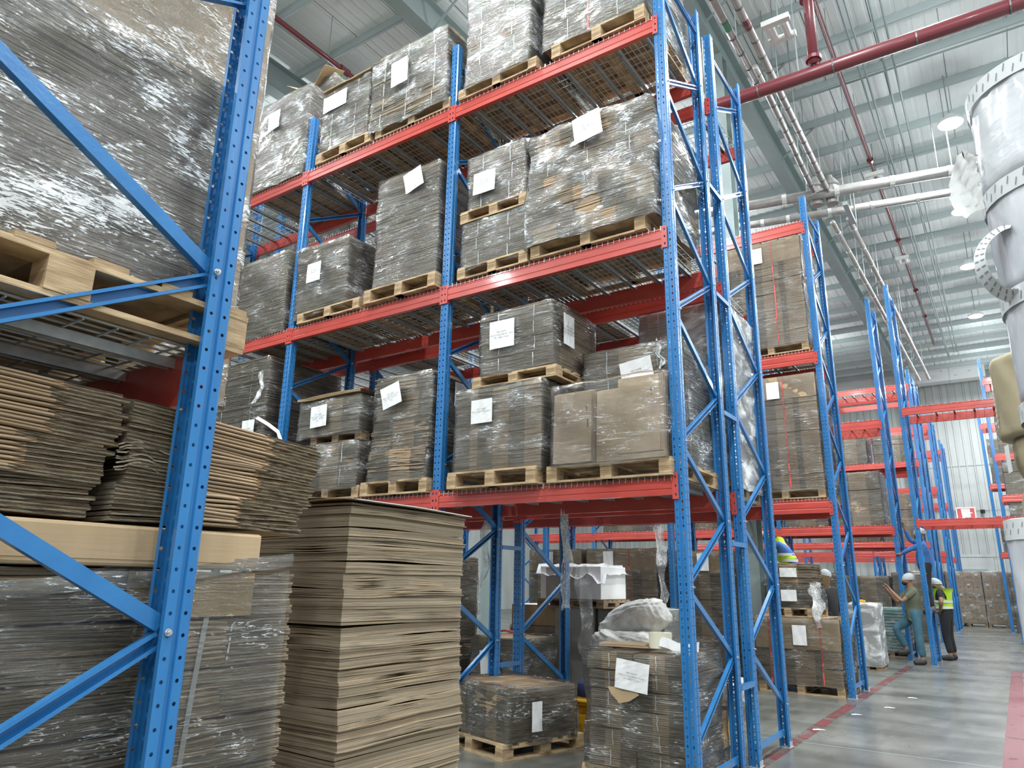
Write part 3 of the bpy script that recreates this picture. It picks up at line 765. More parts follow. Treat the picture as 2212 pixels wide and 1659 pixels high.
# ================================================================== RACKS
LA=[2.24,4.335,6.465]
ra=rack_row('pallet_rack','blue and red pallet rack with wrapped loads, front row of the nearest double row',[-9.23,-6.83,-4.43,-2.03],5.19,6.24,7.28,LA,3.07)
rb=rack_row('pallet_rack','blue and red pallet rack back to back behind the nearest front row',[-9.23,-6.83,-4.43,-2.03],6.58,7.63,7.28,LA,2.56)
for x in (-4.43,-2.03):
    for k in range(5):
        mb=MB(); z=.55+1.15*k+.1; mb.box((-.02,0,-.02),(.02,.36,.02)); 
        o=mb.obj('row_spacer',M['blue']); tag(o,'%s blue spacer tie joining the two nearest rack rows at the %s frame'%(['lowest','second lowest','middle','second highest','highest'][k],'end' if x>-3 else 'inner'),'spacer','row spacers'); o.location=(x+.03,6.235,z)
LF=2.145
rf=rack_row('pallet_rack','close-up blue upright frame with red beam, rack at the left edge',[-7.0,-4.5,-2.03],.20,1.275,5.4,[LF],2.39,decks=True,h=(.165,))
LBz=[2.70,4.98,7.18]
rB=rack_row('pallet_rack','second pallet rack down the aisle, holding kraft-capped loads',[-9.6,-7.0,-4.6,-2.09],11.28,12.34,7.62,LBz,2.3,h=(.2,.2,.2))
LC=[2.80,5.16,7.55]
rC=rack_row('pallet_rack','empty-topped rack beside the climbing workers',[-12.0,-9.5,-7.0,-4.55,-2.1],17.85,18.9,8.1,LC[:2],2.3,detail=True,fine=False,h=(.2,.2,.2))
rT=rack_row('pallet_rack','bridging rack bay spanning over the cross aisle',[-1.6,1.35],17.08,18.13,8.05,[2.83,5.2],2.3,detail=True,fine=False,h=(.14,.17))
names=[('fourth','far'),('fifth','farther'),('sixth','farthest')]
for i,y in enumerate((24.4,31.2,37.4)):
    rack_row('pallet_rack','%s distant rack row left of the aisle, counted from the camera'%['fourth','fifth','sixth'][i],[-9.5,-7.0,-4.5,-2.0-.08*i],y,y+1.05,8.0,LC,2.3,detail=False,fine=False,h=(.17,.17,.17),decks=(i==0))
    rack_row('pallet_rack','%s distant rack row left of the aisle, rear half of its pair'%['fourth','fifth','sixth'][i],[-4.5,-2.0-.08*i],y+1.4,y+2.45,8.0,LC,2.3,detail=False,fine=False,h=(.17,.17,.17),decks=False)
for i,(x,y) in enumerate(((-.12,25.1),(-.45,32.3))):
    rack_row('pallet_rack',['loaded rack right of the aisle behind the paper rolls, nearer one','loaded rack right of the aisle behind the paper rolls, farther one'][i],[x,x+2.5],y,y+1.05,8.2,[2.8,4.1,5.3,7.6],2.3,detail=False,fine=False,h=(.2,.2,.2,.2))
    # (the first x is the aisle end here)

# ================================================================== LOADS ON THE NEAREST RACK
def TX(n=0): return [['MAT: 202007','3 Ply Corrugated Brown Carton','550 x 380 x 250mm'],['MAT: 003963','3 Ply Corrugated Brown Carton','330 x 186 x 76mm 3 Ply','30mm'],['MAT: 002758','5 Ply Corrugated Brown Carton']][n]
Z1,Z2,Z3=2.256,4.352,6.482
Y0=5.17
# --- level 3
load('tall wrapped cardboard load on the top level, leftmost beside the near post',-7.98,-6.90,Y0,6.25,Z3,7.84,11,'raw','raw',6,'film_up',labels=[('f',-.12,1.0,.24,.28,.05,None)])
load('small open carton top on the leftmost top-level load',-7.42,-6.78,5.45,6.1,7.87,8.12,12,'raw','raw',2,'film',name='open_carton')
ob=empty('green_netting',(-7.0,5.7,8.13),'tangle of green netting on the carton at top left','netting'); mb=MB(); R=random.Random(4)
for k in range(9):
    pts=[(R.uniform(-.25,.2),R.uniform(-.2,.2),R.uniform(0,.13)) for _ in range(5)]; mb.tube(pts,.011,4)
o=mb.obj('net_strands',M['green'],ob); o['kind']='stuff'
for i,(x,rz,ry) in enumerate(((-7.45,.3,.5),(-6.95,-.2,-.6))):
    mb=MB(); mb.box((-.16,-.2,0),(.16,.2,.006)); o=mb.obj('carton_flap',M['kraft']); o.location=(x,5.5,8.15); o.rotation_euler=(.5,ry,rz); tag(o,['open brown carton flap sticking out left of the green netting','open brown carton flap sticking out right of the green netting'][i],'flap')
pallet('light wooden pallet on the top level under the small taped load',-6.62,-5.66,Y0-.02,6.2,Z3,hh=.15)
load('narrow wrapped cardboard load with a large label, second from left on top level',-6.58,-5.76,Y0,6.15,Z3+.15,7.5,13,'raw','raw',5,'film',labels=[('f',-.16,.66,.42,.23,.02,None)],strings=2,top_board=2)
load('flattened loose cartons lying on the second top-level load',-6.56,-5.72,5.25,6.1,7.56,7.66,14,'raw','raw',2,None,jit=.02)
pallet('wooden pallet on the top level under the long glossy load',-5.6,-4.46,Y0,6.2,Z3)
load('wide glossy wrapped load on top level left of the middle post',-5.68,-4.50,Y0-.02,6.22,Z3+.10,7.60,15,'raw','raw',5,'film_up',labels=[('f',-.1,.62,.26,.34,.05,None),('s',.1,.75,.4,.4,-.1,None)],strings=3,wob=.03,lean=(-.03,0))
pallet('wooden pallet on the top level right of the middle post',-4.32,-3.32,Y0-.02,6.2,Z3)
load('tall narrow wrapped load on top level right of the middle post',-4.24,-3.42,Y0,6.15,Z3+.13,8.0,16,'raw','raw',7,'film_up',strings=2,wob=.02)
pallet('wooden pallet on the top level near the end frame',-3.14,-2.14,Y0-.02,6.2,Z3,hh=.16)
load('large wrapped load with red strap at the top right of the rack',-3.24,-2.14,Y0,6.2,Z3+.16,8.1,17,'raw','raw',6,'film_up',strings=2,red=[('f',-.04,0)],wob=.015)
# --- level 2
load('dark wrapped cardboard load on the middle level beside the near post',-8.0,-6.98,Y0,6.25,Z2,5.42,21,'raw','raw',5,'film_thin')
pallet('wooden pallet on the middle level under the low crinkled load',-6.66,-5.62,Y0-.03,6.2,Z2)
load('low crinkled wrapped load with two labels on the middle level',-6.78,-5.92,Y0,6.2,Z2+.10,5.32,22,'raw','raw',5,'film',labels=[('f',-.05,.50,.24,.24,0,TX(2)),('s',.05,.55,.30,.30,0,TX(0))],puff=.022,wob=.02)
pallet('wooden pallet on the middle level left of the middle post',-5.52,-4.5,Y0-.06,6.2,Z2,hh=.16)
load('tall grey-looking wrapped load left of the middle post on the middle level',-5.46,-4.56,Y0,6.2,Z2+.16,5.84,23,'raw','raw',7,'film_thin',labels=[('f',.12,1.18,.26,.25,.25,None)],wob=.02)
pallet('wooden pallet under the lower small load right of the middle post',-4.24,-3.40,Y0-.02,6.1,Z2)
load('lower small wrapped load right of the middle post on the middle level',-4.20,-3.43,Y0,6.1,Z2+.11,4.94,24,'raw','raw',3,'film',strings=2)
pallet('wooden pallet between two stacked loads right of the middle post',-4.22,-3.40,Y0-.03,6.1,4.96)
load('upper small wrapped load with printed label right of the middle post',-4.14,-3.44,Y0,6.05,5.08,5.70,25,'raw','raw',3,'film',labels=[('f',-.12,.26,.27,.24,-.02,TX(1))],strings=2,puff=.02)
pallet('wooden pallet under the big bulging load by the end frame',-3.36,-2.20,Y0-.03,6.2,Z2,hh=.14)
load('big bulging wrapped load with shiny creases by the end frame, middle level',-3.40,-2.12,Y0-.02,6.2,Z2+.13,5.64,26,'mix','raw',7,'film_up',labels=[('f',.05,1.02,.29,.27,.12,TX(0))],strings=3,wob=.035,puff=.028,strip_shift=.3)
# --- level 1
load('large loose-wrapped cardboard load with label at the left of the lower level',-8.25,-7.12,Y0,6.3,Z1,4.05,31,'raw','raw',6,'film_thin',labels=[('f',.34,.88,.23,.26,0,TX(0))],strings=2,jit=.012)
pallet('wooden pallet on the lower level under the torn-wrap load',-6.45,-5.45,Y0,6.2,Z1)
load('torn-wrap lower load left of the middle post on the lower level',-6.42,-5.50,Y0,6.2,Z1+.12,2.86,32,'mid','raw',2,'film',strings=2,puff=.025,jit=.008)
pallet('thin wooden pallet between the two stacked loads left of the middle post',-6.3,-5.5,Y0+.04,6.1,2.87,old=True,hh=.10)
load('upper wrapped load with label and bent kraft sheets on top, lower level',-6.48,-5.52,Y0,6.2,2.97,3.36,33,'mid','raw',3,'film',labels=[('f',-.10,.20,.26,.24,.04,TX(1))],top_board=3)
pallet('pale wooden pallet on the lower level left of the middle post',-5.38,-4.50,Y0-.04,6.2,Z1,hh=.14)
load('tall striped cardboard load with tilted label left of the middle post',-5.32,-4.56,Y0,6.1,Z1+.14,3.48,34,'mid','raw',7,'film_thin',labels=[('f',-.07,.86,.26,.23,.25,TX(1)),('s',.0,.9,.26,.26,0,TX(0))],wob=.028,jit=.009,puff=.02)
pallet('wooden pallet on the lower level right of the middle post',-4.20,-3.24,Y0-.10,6.2,Z1,hh=.15)
load('striped wrapped load with label right of the middle post on the lower level',-4.16,-3.22,Y0-.05,6.1,Z1+.14,3.18,35,'strip','raw',1,'film',labels=[('f',-.14,.55,.24,.22,.0,TX(2))],t=.0125,puff=.014,wob=.01,strings=0)
pallet('wooden pallet standing on the striped wrapped load',-4.02,-3.10,Y0+.0,6.1,3.20,hh=.11)
load('upper banded cardboard load with two labels on the stacked pallet',-3.94,-3.14,Y0+.02,6.0,3.32,3.93,36,'raw','tan',4,'film_thin',labels=[('f',-.13,.36,.28,.27,.0,TX(0)),('s',-.2,.36,.2,.3,0,TX(0))],strings=2,t=.014)
pallet('wide wooden pallet on the lower level next to the end frame',-3.17,-2.06,Y0-.04,6.2,Z1,hh=.14)
load('striped wrapped load behind the upright cartons by the end frame',-3.06,-2.10,5.62,6.22,Z1+.14,3.50,37,'mid','raw',4,'film',labels=[],strings=2,t=.015)
lb=empty('label_holder',(-2.52,5.58,3.24),'white printed sheet on the load above the upright cartons','label'); label_sheet(lb,'f',0,0,.30,.24,.0,.14,TX(2),5)
# upright flat cartons
cr=empty('upright_cartons',(-2.60,5.36,Z1+.14),'upright tan flat cartons under clear film by the end frame','cartons')
W_=[(-.50,-.135,-.02,.60,.02),(-.115,.115,.03,.60,.0),(.10,.46,-.015,.66,.015)]
for i,(a,b,dy,hh,tl) in enumerate(W_):
    for k in range(7):
        mb=MB(); sx=.006*k if i<2 else .002*k; z=0 if i!=2 else .05-.0*k
        mb.box((a+.006*(k%2),-.22+dy+k*.02,z),(b-.005+(.01 if i==2 else 0)*k,-.205+dy+k*.02,hh+.01*((k*7)%3)))
        o=mb.obj('carton',M['kraft'],cr); o.rotation_euler=(-.05,0,tl*.5)
mb=MB(); mb.box((.08,-.24,0),(.50,.05,.05)); mb.box((.06,-.25,.05),(.49,.04,.065)); mb.obj('folded_carton',M['kraft'],cr)
for k,(x,z) in enumerate(((-.18,.42),(-.17,.30),(.40,.50))):
    mb=MB(); 
    for q in range(5): mb.box((x-.006,-.232,z+q*.014),(x+.006,-.230,z+q*.014+.008))
    mb.obj('print',M['ink'],cr)
film_shell('stretch_film',.98,.46,0,.68,371,M['film_thin'],cr,off=.03,puff=.012,wob=.004,cap=.06)
# --- back row of the double rack
load('tall load of tan striped sheets behind the end frame, wrapped in milky film',-2.96,-2.08,6.66,7.62,Z1+.12,4.20,41,'tan','raw',7,'film_milky',strings=2,t=.016)
pallet('wooden pallet under the tall milky-wrapped load behind the end frame',-2.96,-2.08,6.64,7.62,Z1,old=True)
load('dark wrapped load behind the middle post in the rear row',-5.9,-4.9,6.66,7.6,Z1,3.3,42,'raw','raw',4,'film_thin')
load('dark uncovered cardboard pile in the rear row seen above the low crinkled load',-6.7,-5.9,6.66,7.5,Z2,5.75,43,'raw','raw',3,None,jit=.012)
load('wrapped load in the rear row behind the small stacked loads',-4.3,-3.5,6.66,7.6,Z2,5.2,44,'raw','raw',4,'film_thin')
load('wrapped load in the rear row at the far left of the lower level',-9.1,-8.2,6.66,7.6,Z1,3.8,45,'raw','raw',4,'film_thin')
load('wrapped load in the rear row behind the crinkled and striped loads',-8.9,-7.6,6.66,7.6,Z3,7.6,46,'raw','raw',4,'film_thin')
load('wrapped load in the rear row on the top level above the middle post',-6.4,-5.2,6.66,7.6,Z3,7.4,47,'raw','raw',4,'film_thin')
# rags of film hanging from the rack
for i,(b_,fl_,w_,lb_) in enumerate((((-2.30,5.60,3.52),.28,.10,'milky film tail hanging at the top of the end-frame load'),((-3.62,6.22,2.16),.95,.20,'long torn film strip hanging under the lower beam, right one'),((-4.62,6.22,2.16),1.1,.16,'long torn film strip hanging under the lower beam, left one'),
     ((-7.18,5.10,3.85),.40,.09,'crumpled silver film tail on the large left load'),((-3.9,9.2,2.2),1.15,.22,'ragged film strip hanging in front of the tall kraft-capped loads'))):
    mb=MB(); rag(mb,(0,0,0),fl_,w_,60+i,12); o=mb.obj('film_scrap',M['film_rag'],smooth=True); o.location=b_; tag(o,lb_,'film scrap')
mb=MB(); pts=[(-6.95,4.95,3.22),(-6.75,4.97,3.12),(-6.58,4.98,3.02),(-6.46,5.0,2.8),(-6.40,5.0,2.55)]; mb.ribbon(pts,(0,.25,.25),.045); o=mb.obj('loose_strap',M['strap_white']); tag(o,'pale loose plastic strap curling down in front of the left loads','strap')
# ================================================================== THE RACK AT THE LEFT EDGE
ZF=LF+.016
pallet('wooden pallet under the big wrapped load of the left edge rack',-3.25,-2.02,.25,1.36,ZF,hh=.15)
load('big glossy wrapped load filling the upper left corner',-3.25,-2.135,-.10,1.255,ZF+.15,3.14,51,'pale','pale',5,'film_near',t=.0085,wob=.012,jit=.003,puff=.010,strings=0,strip_shift=0,labels=[])
TALL_TAN=True
pallet('wooden pallet under the tan carton load at upper left',-3.42,-3.30,.2,1.3,ZF)if False else None
# loose bundles of folded cartons
def near_bundle(label,x0,x1,y0,y1,z0,z1,seed,fold_to,tilt=(0,0),t=.0115,fold_from=0,droop=0):
    """one bundle of folded cartons whose +X face shows tan folds up to fold_to and cut edges beyond"""
    q_=1.027; y0,y1=y0*q_,y1*q_; z0,z1=1.45+(z0-1.45)*q_,1.45+(z1-1.45)*q_
    w=x1-x0;d=y1-y0; root=empty('carton_bundle',((x0+x1)/2,(y0+y1)/2,z0),label,'cardboard bundle','loose bundles of folded cartons in the left edge rack')
    R=random.Random(seed); n=max(3,int((z1-z0)/t)); nz=vnoise(seed); tt=(z1-z0)/n; m=30
    for k in range(n):
        mb=MB(); zc=k*tt; j=R.uniform(-.006,.006); dd=R.uniform(-.02,.012); fw=fold_to+R.uniform(-.012,.012); fo=fold_from+R.uniform(-.02,.02) if fold_from else -1
        def sx(u): return w/2+j
        vs=[];hs=[]
        # side outline: folded part is rounded and plump, cut part is ragged
        ring=[]
        for i in range(m+1):
            u=i/m; y=-d/2+(d+dd)*u; rg=R.uniform(-.006,.004) if u>fw else 0
            ring.append((w/2+j+rg,y,u))
        lay=[]
        for (x,y,u) in ring:
            wv=nz(u*3+k*.35)*tt*.45-droop*(u**2)
            if fo<u<fw: lay.append([(x-.006,y,zc+wv+tt*.04),(x+.002,y,zc+wv+tt*.30),(x+.002,y,zc+wv+tt*.62),(x-.006,y,zc+wv+tt*.90)])
            else: lay.append([(x-.002,y,zc+wv+tt*.03),(x-.001,y,zc+wv+tt*.44),(x-.008,y,zc+wv+tt*.50),(x-.002,y,zc+wv+tt*.95)])
        v=[];f=[]
        for L in lay: v+=L
        for i in range(m):
            for q in range(3): f.append((i*4+q,(i+1)*4+q,(i+1)*4+q+1,i*4+q+1))
        o=len(mb.v); mb.v+=v
        for idx,ff in enumerate(f):
            mb.f.append(tuple(a+o for a in ff)); mb.m.append(1 if fo<ring[idx//3][2]<fw-.01 else 0)
        # top, bottom and end
        back=[(-w/2,y,L[3][2]) for (x,y,u),L in zip(ring,lay)]
        tp=[L[3] for L in lay]; bt=[L[0] for L in lay]; o=len(mb.v)
        mb.v+=tp+back+bt+[(-w/2,b[1],bb[2]) for b,bb in zip(back,bt)]; K=m+1
        for i in range(m):
            mb.f.append((o+i,o+i+1,o+K+i+1,o+K+i)); mb.m.append(4)
            mb.f.append((o+2*K+i,o+3*K+i,o+3*K+i+1,o+2*K+i+1)); mb.m.append(4)
        for i in (0,m):
            mb.f.append((o+i,o+K+i,o+3*K+i,o+2*K+i)); mb.m.append(2)
        ob=mb.obj('folded_carton',[M['edge_near'],M['fold'],M['edge'],M['fold_dark'],M['kraft']],root)
    root.rotation_euler=(tilt[0],tilt[1],0); return root
E_=-2.115
near_bundle('top loose bundle of folded cartons at the far left, above all others',-3.0,E_,.05,1.03,1.815,1.965,61,.81,(-.02,0))
near_bundle('second loose bundle from the top at the far left of the lower shelf',-3.0,E_,.0,1.005,1.70,1.812,62,.78,(-.01,0))
near_bundle('lowest loose bundle at the far left on the kraft carton',-3.0,E_-.01,.0,.985,1.60,1.698,63,.74,(0,0))
near_bundle('thin loose bundle lying highest behind the blue upright',-3.0,E_-.06,.98,1.38,1.895,1.955,64,.02,(-.05,0))
near_bundle('loose bundle with tan folds right of the blue upright, topmost',-3.0,E_,1.045,1.745,1.80,1.93,65,.70,(-.055,0),fold_from=.27)
near_bundle('loose bundle with tan folds right of the blue upright, middle',-3.0,E_,1.06,1.735,1.70,1.815,66,.66,(-.03,0),fold_from=.30)
near_bundle('loose bundle with tan folds right of the blue upright, lowest',-3.0,E_+.004,1.035,1.69,1.60,1.70,67,.62,(-.01,0),fold_from=.30)
# crushed carton bundle in the middle
cb=empty('crushed_bundle',(-2.555,1.18,1.765),'crushed and torn bundle of cartons in the middle of the lower shelf','cardboard bundle'); R=random.Random(9)
for k in range(9):
    mb=MB(); vs=[];n=12; nz=vnoise(90+k)
    for i in range(n+1):
        y=-.125+.27*i/n; z=k*.009-.02+.02*math.exp(-((y+.05)/.05)**2)+nz(i*.8)*.006
        x=.435+nz(i*.9+3)*.012
        vs+=[(x,y,z),(x,y,z+.005),(x-.5,y,z+.005)]
    fs=[]
    for i in range(n): fs+=[(3*i,3*i+3,3*i+4,3*i+1),(3*i+1,3*i+4,3*i+5,3*i+2)]
    mb.add(vs,fs); mb.obj('torn_sheet',M['edge_pale'],cb)
# kraft top carton and taped load on the floor
kc=empty('kraft_carton',(-2.55,.86,1.475),'flat brown kraft carton lid lying on the taped stack at the left','carton'); kc.location=(-2.605,.885,1.475)
mb=MB(); mb.box((-.5,-1.0,.0),(.488,.70,.118)); bevel(mb.obj('lid',M['kraft'],kc),.01,2)
mb=MB(); mb.box((.4885,-.9,.02),(.4895,.60,.095)); mb.obj('lid_side',M['kraft'],kc)
tl=load('tall taped stack of folded cartons on the floor behind the blue upright',-3.15,E_-.038,-.05,1.755,.13,1.475,71,'raw','raw',9,None,t=.0095,jit=.004,wob=.012)
# the right part of that stack shows plump tan folds: individual bundles of folded cartons
for b in range(9):
    z0=.135+b*.149; pb=MB()
for b in range(9):
    z0=.0+b*.149; R=random.Random(700+b)
    for k in range(9):
        mb=MB(); z=z0+.006+k*.0155; j=R.uniform(-.003,.003); ya=.42; yb=.655+R.uniform(-.008,.008)
        vs=[]; 
        for i in range(7):
            y=ya-.0+(yb-ya)*i/6; wv=math.sin(i*1.1+b+k*.4)*.0018
            vs+=[(.492+j,y,z+wv),(.506+j,y,z+.003+wv),(.509+j,y,z+.0075+wv),(.505+j,y,z+.0115+wv),(.492+j,y,z+.0135+wv)]
        fs=[(i*5+q,(i+1)*5+q,(i+1)*5+q+1,i*5+q+1) for i in range(6) for q in range(4)]+[(30,31,32,33,34),(4,3,2,1,0)]
        mb.add(vs,fs); mb.obj('carton_fold',M['fold'],tl)
    mb=MB(); s=.676; R=random.Random(b)
    mb.ribbon([(.498,s+.02,z0+.146),(.502,s+R.uniform(-.004,.004),z0+.125),(.502,s-.004,z0+.06),(.502,s-.008,z0+.012),(.496,s+.0,z0+.004)],(0,1,0),.006); mb.obj('string',M['strap_white'],tl)
mb=MB(); mb.ribbon([(.511,.585,1.35),(.513,.555,1.0),(.513,.53,.6),(.513,.50,.2)],(0,1,0),.018); mb.obj('strap',M['strap_grey'],tl)
mb=MB(); mb.ribbon([(.505,-.07,1.34),(.505,-.085,1.15),(.504,-.075,1.0)],(0,1,0),.006); mb.ribbon([(.505,-.08,.98),(.505,-.095,.8),(.504,-.09,.7)],(0,1,0),.006); mb.obj('string',M['strap_white'],tl)
mb=MB(); vs=[];fs=[]; nz=vnoise(5); NU,NV=40,26
for i in range(NU+1):
    for j in range(NV+1):
        y=-.85+1.72*i/NU; z=.02+(1.30-.02)*j/NV
        if j==NV: z+=nz(i*.3)*.03+.05*(i/NU)
        vs.append((.524+.004*nz(i*.4+j*.5)+.003*nz(j*1.7+i*.2),y,z))
for i in range(NU):
    for j in range(NV): a=i*(NV+1)+j; fs.append((a,a+NV+1,a+NV+2,a+1))
mb.add(vs,fs); mb.obj('stretch_film',M['film_clear'],tl,smooth=True)
mb=MB(); vs=[];n=24
for i in range(n+1):
    y=-.5+1.37*i/n; zc=1.22+.16*(i/n)+nz(i*.4)*.008
    vs+=[(.534+nz(i*.7)*.002,y,zc-.024),(.538,y,zc),(.534,y,zc+.022)]
mb.add(vs,[f for i in range(n) for f in ((3*i,3*i+3,3*i+4,3*i+1),(3*i+1,3*i+4,3*i+5,3*i+2))]); mb.obj('film_rope',M['film_up'],tl,smooth=True)
mb=MB(); mb.box((.515,.30,1.20),(.518,.73,1.335)); mb.obj('corner_sheet',M['kraft'],tl)
pallet('wooden pallet under the taped stack at the left',-3.11,-2.12,-.02,1.70,0)

# ================================================================== SHEET PILE IN THE AISLE
sp_=empty('sheet_pile',(-2.95,2.80,.14),'tall pile of loose brown kraft sheets on the floor, topped by a white sheet','sheet pile',rz=0)
R=random.Random(77); nx=vnoise(701); ny=vnoise(702); z=0; k=0
w_,d_=.84,.86
LEAN=lambda z:(nx(z*1.7)*.018+nx(z*5)*.006, ny(z*1.6)*.016+ny(z*6)*.007)
zt=1.655
while z<zt-.01:
    h_=R.uniform(.028,.075); h_=min(h_,zt-z); mb=MB(); n=max(3,int(h_/.0052)); 
    bx_,by_=R.uniform(-.006,.006),R.uniform(-.006,.006)
    for q in range(n):
        zz=z+h_*q/n; t_=h_/n; ox,oy=LEAN(zz); e=R.uniform(-.0018,.0018); gp=.0 if q<n-1 else .0
        if R.random()<.10: e+=R.uniform(.002,.009)
        m=18; vs=[];hs=[]
        per=[(-1+2*i/m,-1) for i in range(m)]+[(1,-1+2*i/m) for i in range(m)]+[(1-2*i/4,1) for i in range(4)]+[(-1,1-2*i/4) for i in range(4)]
        wob_=vnoise(500+k)
        for (a,b) in per:
            wv=(wob_(a*1.6+zz*3)+wob_(b*1.9+7+zz*2.5))*.0055+.012*math.sin(b*1.5+zz*1.2)*(zz/zt)*.6
            x=a*(w_/2+e)+ox+bx_; y=b*(d_/2+e)+oy+by_
            vs.append((x,y,zz+wv)); hs.append((x,y,zz+wv+t_*.9))
        N=len(per); o=len(mb.v); mb.v+=vs+hs
        for i in range(N): mb.f.append((o+i,o+(i+1)%N,o+N+(i+1)%N,o+N+i)); mb.m.append(0)
        mb.f.append(tuple(o+N+i for i in range(N))); mb.m.append(1); mb.f.append(tuple(o+i for i in range(N-1,-1,-1))); mb.m.append(1)
    mb.obj('sheet_layer',[M['sheet'],M['kraft']],sp_); z+=h_; k+=1
for q in range(3):
    mb=MB(); n=10; vs=[]
    for i in range(n+1):
        for j in range(n+1):
            a=-1+2*i/n;b=-1+2*j/n
            vs.append((a*(w_/2+.015+.01*q),b*(d_/2+.02-.006*q)+.004*q,zt+.012+q*.009+.012*math.sin(a*2.2+q)+.018*max(0,-b)**2*(1-a)*.5-.012*max(0,b)*max(0,a)))
    fs=[(i*(n+1)+j,(i+1)*(n+1)+j,(i+1)*(n+1)+j+1,i*(n+1)+j+1) for i in range(n) for j in range(n)]
    mb.add(vs,fs); o=mb.obj('cover_sheet',M['white'] if q==2 else M['kraft'],sp_); so=o.modifiers.new('s','SOLIDIFY'); so.thickness=.003
pallet('low wooden pallet under the pile of loose kraft sheets',-3.38,-2.52,2.36,3.24,0)

# ================================================================== FLOOR UNDER AND BEHIND THE NEAREST RACK
pl=pallet('turned wooden pallet on the floor under the rack, left of the yellow truck',-4.62,-3.62,5.42,6.38,0,rz=-.30,old=False)
pl.location=(-4.10,6.02,0)
ll=load('low film-draped cardboard load on the turned floor pallet',-4.52,-3.60,5.62,6.42,.13,.56,81,'mid','raw',2,'film_thin',split=1,rz=-.28,puff=.02,jit=.004,labels=[('s',-.12,.2,.12,.24,0,None)])
ll.location=(-4.08,5.98,.13)
nl=load('loosely wrapped cardboard load with white label on the floor at the end frame',-2.90,-2.12,5.33,6.12,.13,.95,82,'mid','raw',6,'film_thin',labels=[('f',.02,.66,.27,.21,-.12,TX(0))],strings=2,split=1,puff=.028,wob=.02,off=.03,cap=.25,t=.014)
pallet('wooden pallet under the loosely wrapped load by the end frame',-2.95,-2.10,5.31,6.14,0)
mb=MB(); mb.add([(-2.70,5.265,.70),(-2.47,5.262,.70),(-2.44,5.262,.66),(-2.52,5.262,.61),(-2.60,5.262,.59),(-2.67,5.262,.65)],[(0,5,4,3,2,1)]); tag(mb.obj('torn_kraft',M['kraft']),'torn piece of kraft paper taped below the white label near the end frame','paper')
mb=MB(); mb.box((-.2,-.13,0),(.2,.13,.012)); mb.box((-.2,-.13,.014),(.18,.12,.024)); o=mb.obj('flat_carton',M['fold']); o.location=(-2.68,5.60,.972); o.rotation_euler=(.0,.0,.15); tag(o,'flat folded brown carton lying on the loose load by the roll','carton')
# roll of labels
rl=empty('label_roll',(-2.40,5.60,.972),'roll of yellowish white labels standing on the loosely wrapped load','roll')
mb=MB(); seg=28; vs=[]
for rr,zz in ((.035,0),(.09,0),(.09,.115),(.035,.115)): vs+=[(rr*math.cos(2*PI*i/seg),rr*math.sin(2*PI*i/seg),zz) for i in range(seg)]
fs=[(q*seg+i,q*seg+(i+1)%seg,((q+1)%4)*seg+(i+1)%seg,((q+1)%4)*seg+i) for q in range(4) for i in range(seg)]
mb.add(vs,fs); M['cream']=mat('cream_paper',(.84,.80,.58),.5,col2=(.88,.85,.68),nscale=(3,3,3)); mb.obj('paper_coil',M['cream'],rl,smooth=False)
mb=MB(); pts=[(.03,-.088,.0575),(.10,-.088,.045),(.17,-.075,.015),(.26,-.06,.012),(.33,-.05,.03)]; mb.ribbon(pts,(0,.35,1),.075); mb.obj('paper_tail',M['paper'],rl)
# yellow pallet truck / tub with sacks
yt=empty('yellow_tub',(-3.08,6.95,.12),'yellow plastic tub on the floor behind the loosely wrapped load','tub')
mb=MB(); mb.box((-.70,-.42,.20),(.74,.42,.25)); mb.box((-.62,-.36,-.1),(.66,.36,.20)); bevel(mb.obj('tub_body',M['yellow'],yt),.015,2)
for x in (-.69,-.40,-.1,.2,.5): 
    mb=MB(); mb.box((x,-.44,.05),(x+.05,-.36,.25)); mb.obj('rib',M['yellow'],yt)
mb=MB(); mb.box((-.72,-.46,.235),(.76,.46,.262)); bevel(mb.obj('rim',M['yellow'],yt),.01,2)
def blob(name,label,cat,loc,size,m,seed,rot=(0,0,0),sub=3,amp=.08,creases=3,sq=.5):
    import bmesh
    bm=bmesh.new(); bmesh.ops.create_icosphere(bm,subdivisions=5,radius=1); a=vnoise(seed);b=vnoise(seed+1)
    for v in bm.verts:
        x,y,z=v.co
        f=lambda t: math.copysign(abs(t)**sq,t)
        n_=1+amp*.7*a(x*3+z*2+seed)+amp*.7*b(y*3.5-z*2)+amp*.35*(1-abs(a(x*8+y*6)))*(1)+amp*.35*abs(b(z*10+x*5))+amp*.22*abs(a(x*19+z*13+y*5))+amp*.16*abs(b(y*23+z*17))
        v.co=(f(x)*size[0]*n_,f(y)*size[1]*n_,f(z)*size[2]*n_)
    me=bpy.data.meshes.new(name); bm.to_mesh(me); bm.free(); me.materials.append(m)
    me.polygons.foreach_set('use_smooth',[True]*len(me.polygons))
    o=put(me,name,None,loc,rot); return tag(o,label,cat)
blob('navy_bundle','dark navy cloth bundle in the yellow tub','cloth',(-3.62,6.9,.42),(.20,.26,.10),M['navy'],1)
blob('sack','white woven sack lying in the yellow tub, left of the wrapped load','sack',(-3.42,6.75,.47),(.13,.22,.17),M['sack'],2,(0,.5,.2))
blob('sack','white woven sack end sticking out right of the end frame','sack',(-2.36,6.95,.52),(.22,.2,.11),M['sack'],3,(0,-.1,.1))
blob('sack','large pale woven sack leaning behind the loosely wrapped load','sack',(-3.72,7.85,1.0),(.38,.22,.20),M['sack'],4,(0,-.42,.1),amp=.16,sq=.7)
blob('sack','pale sack lying flat below the leaning sack','sack',(-3.66,7.7,.78),(.34,.24,.16),M['sack'],5,(0,.05,0),amp=.15,sq=.65)
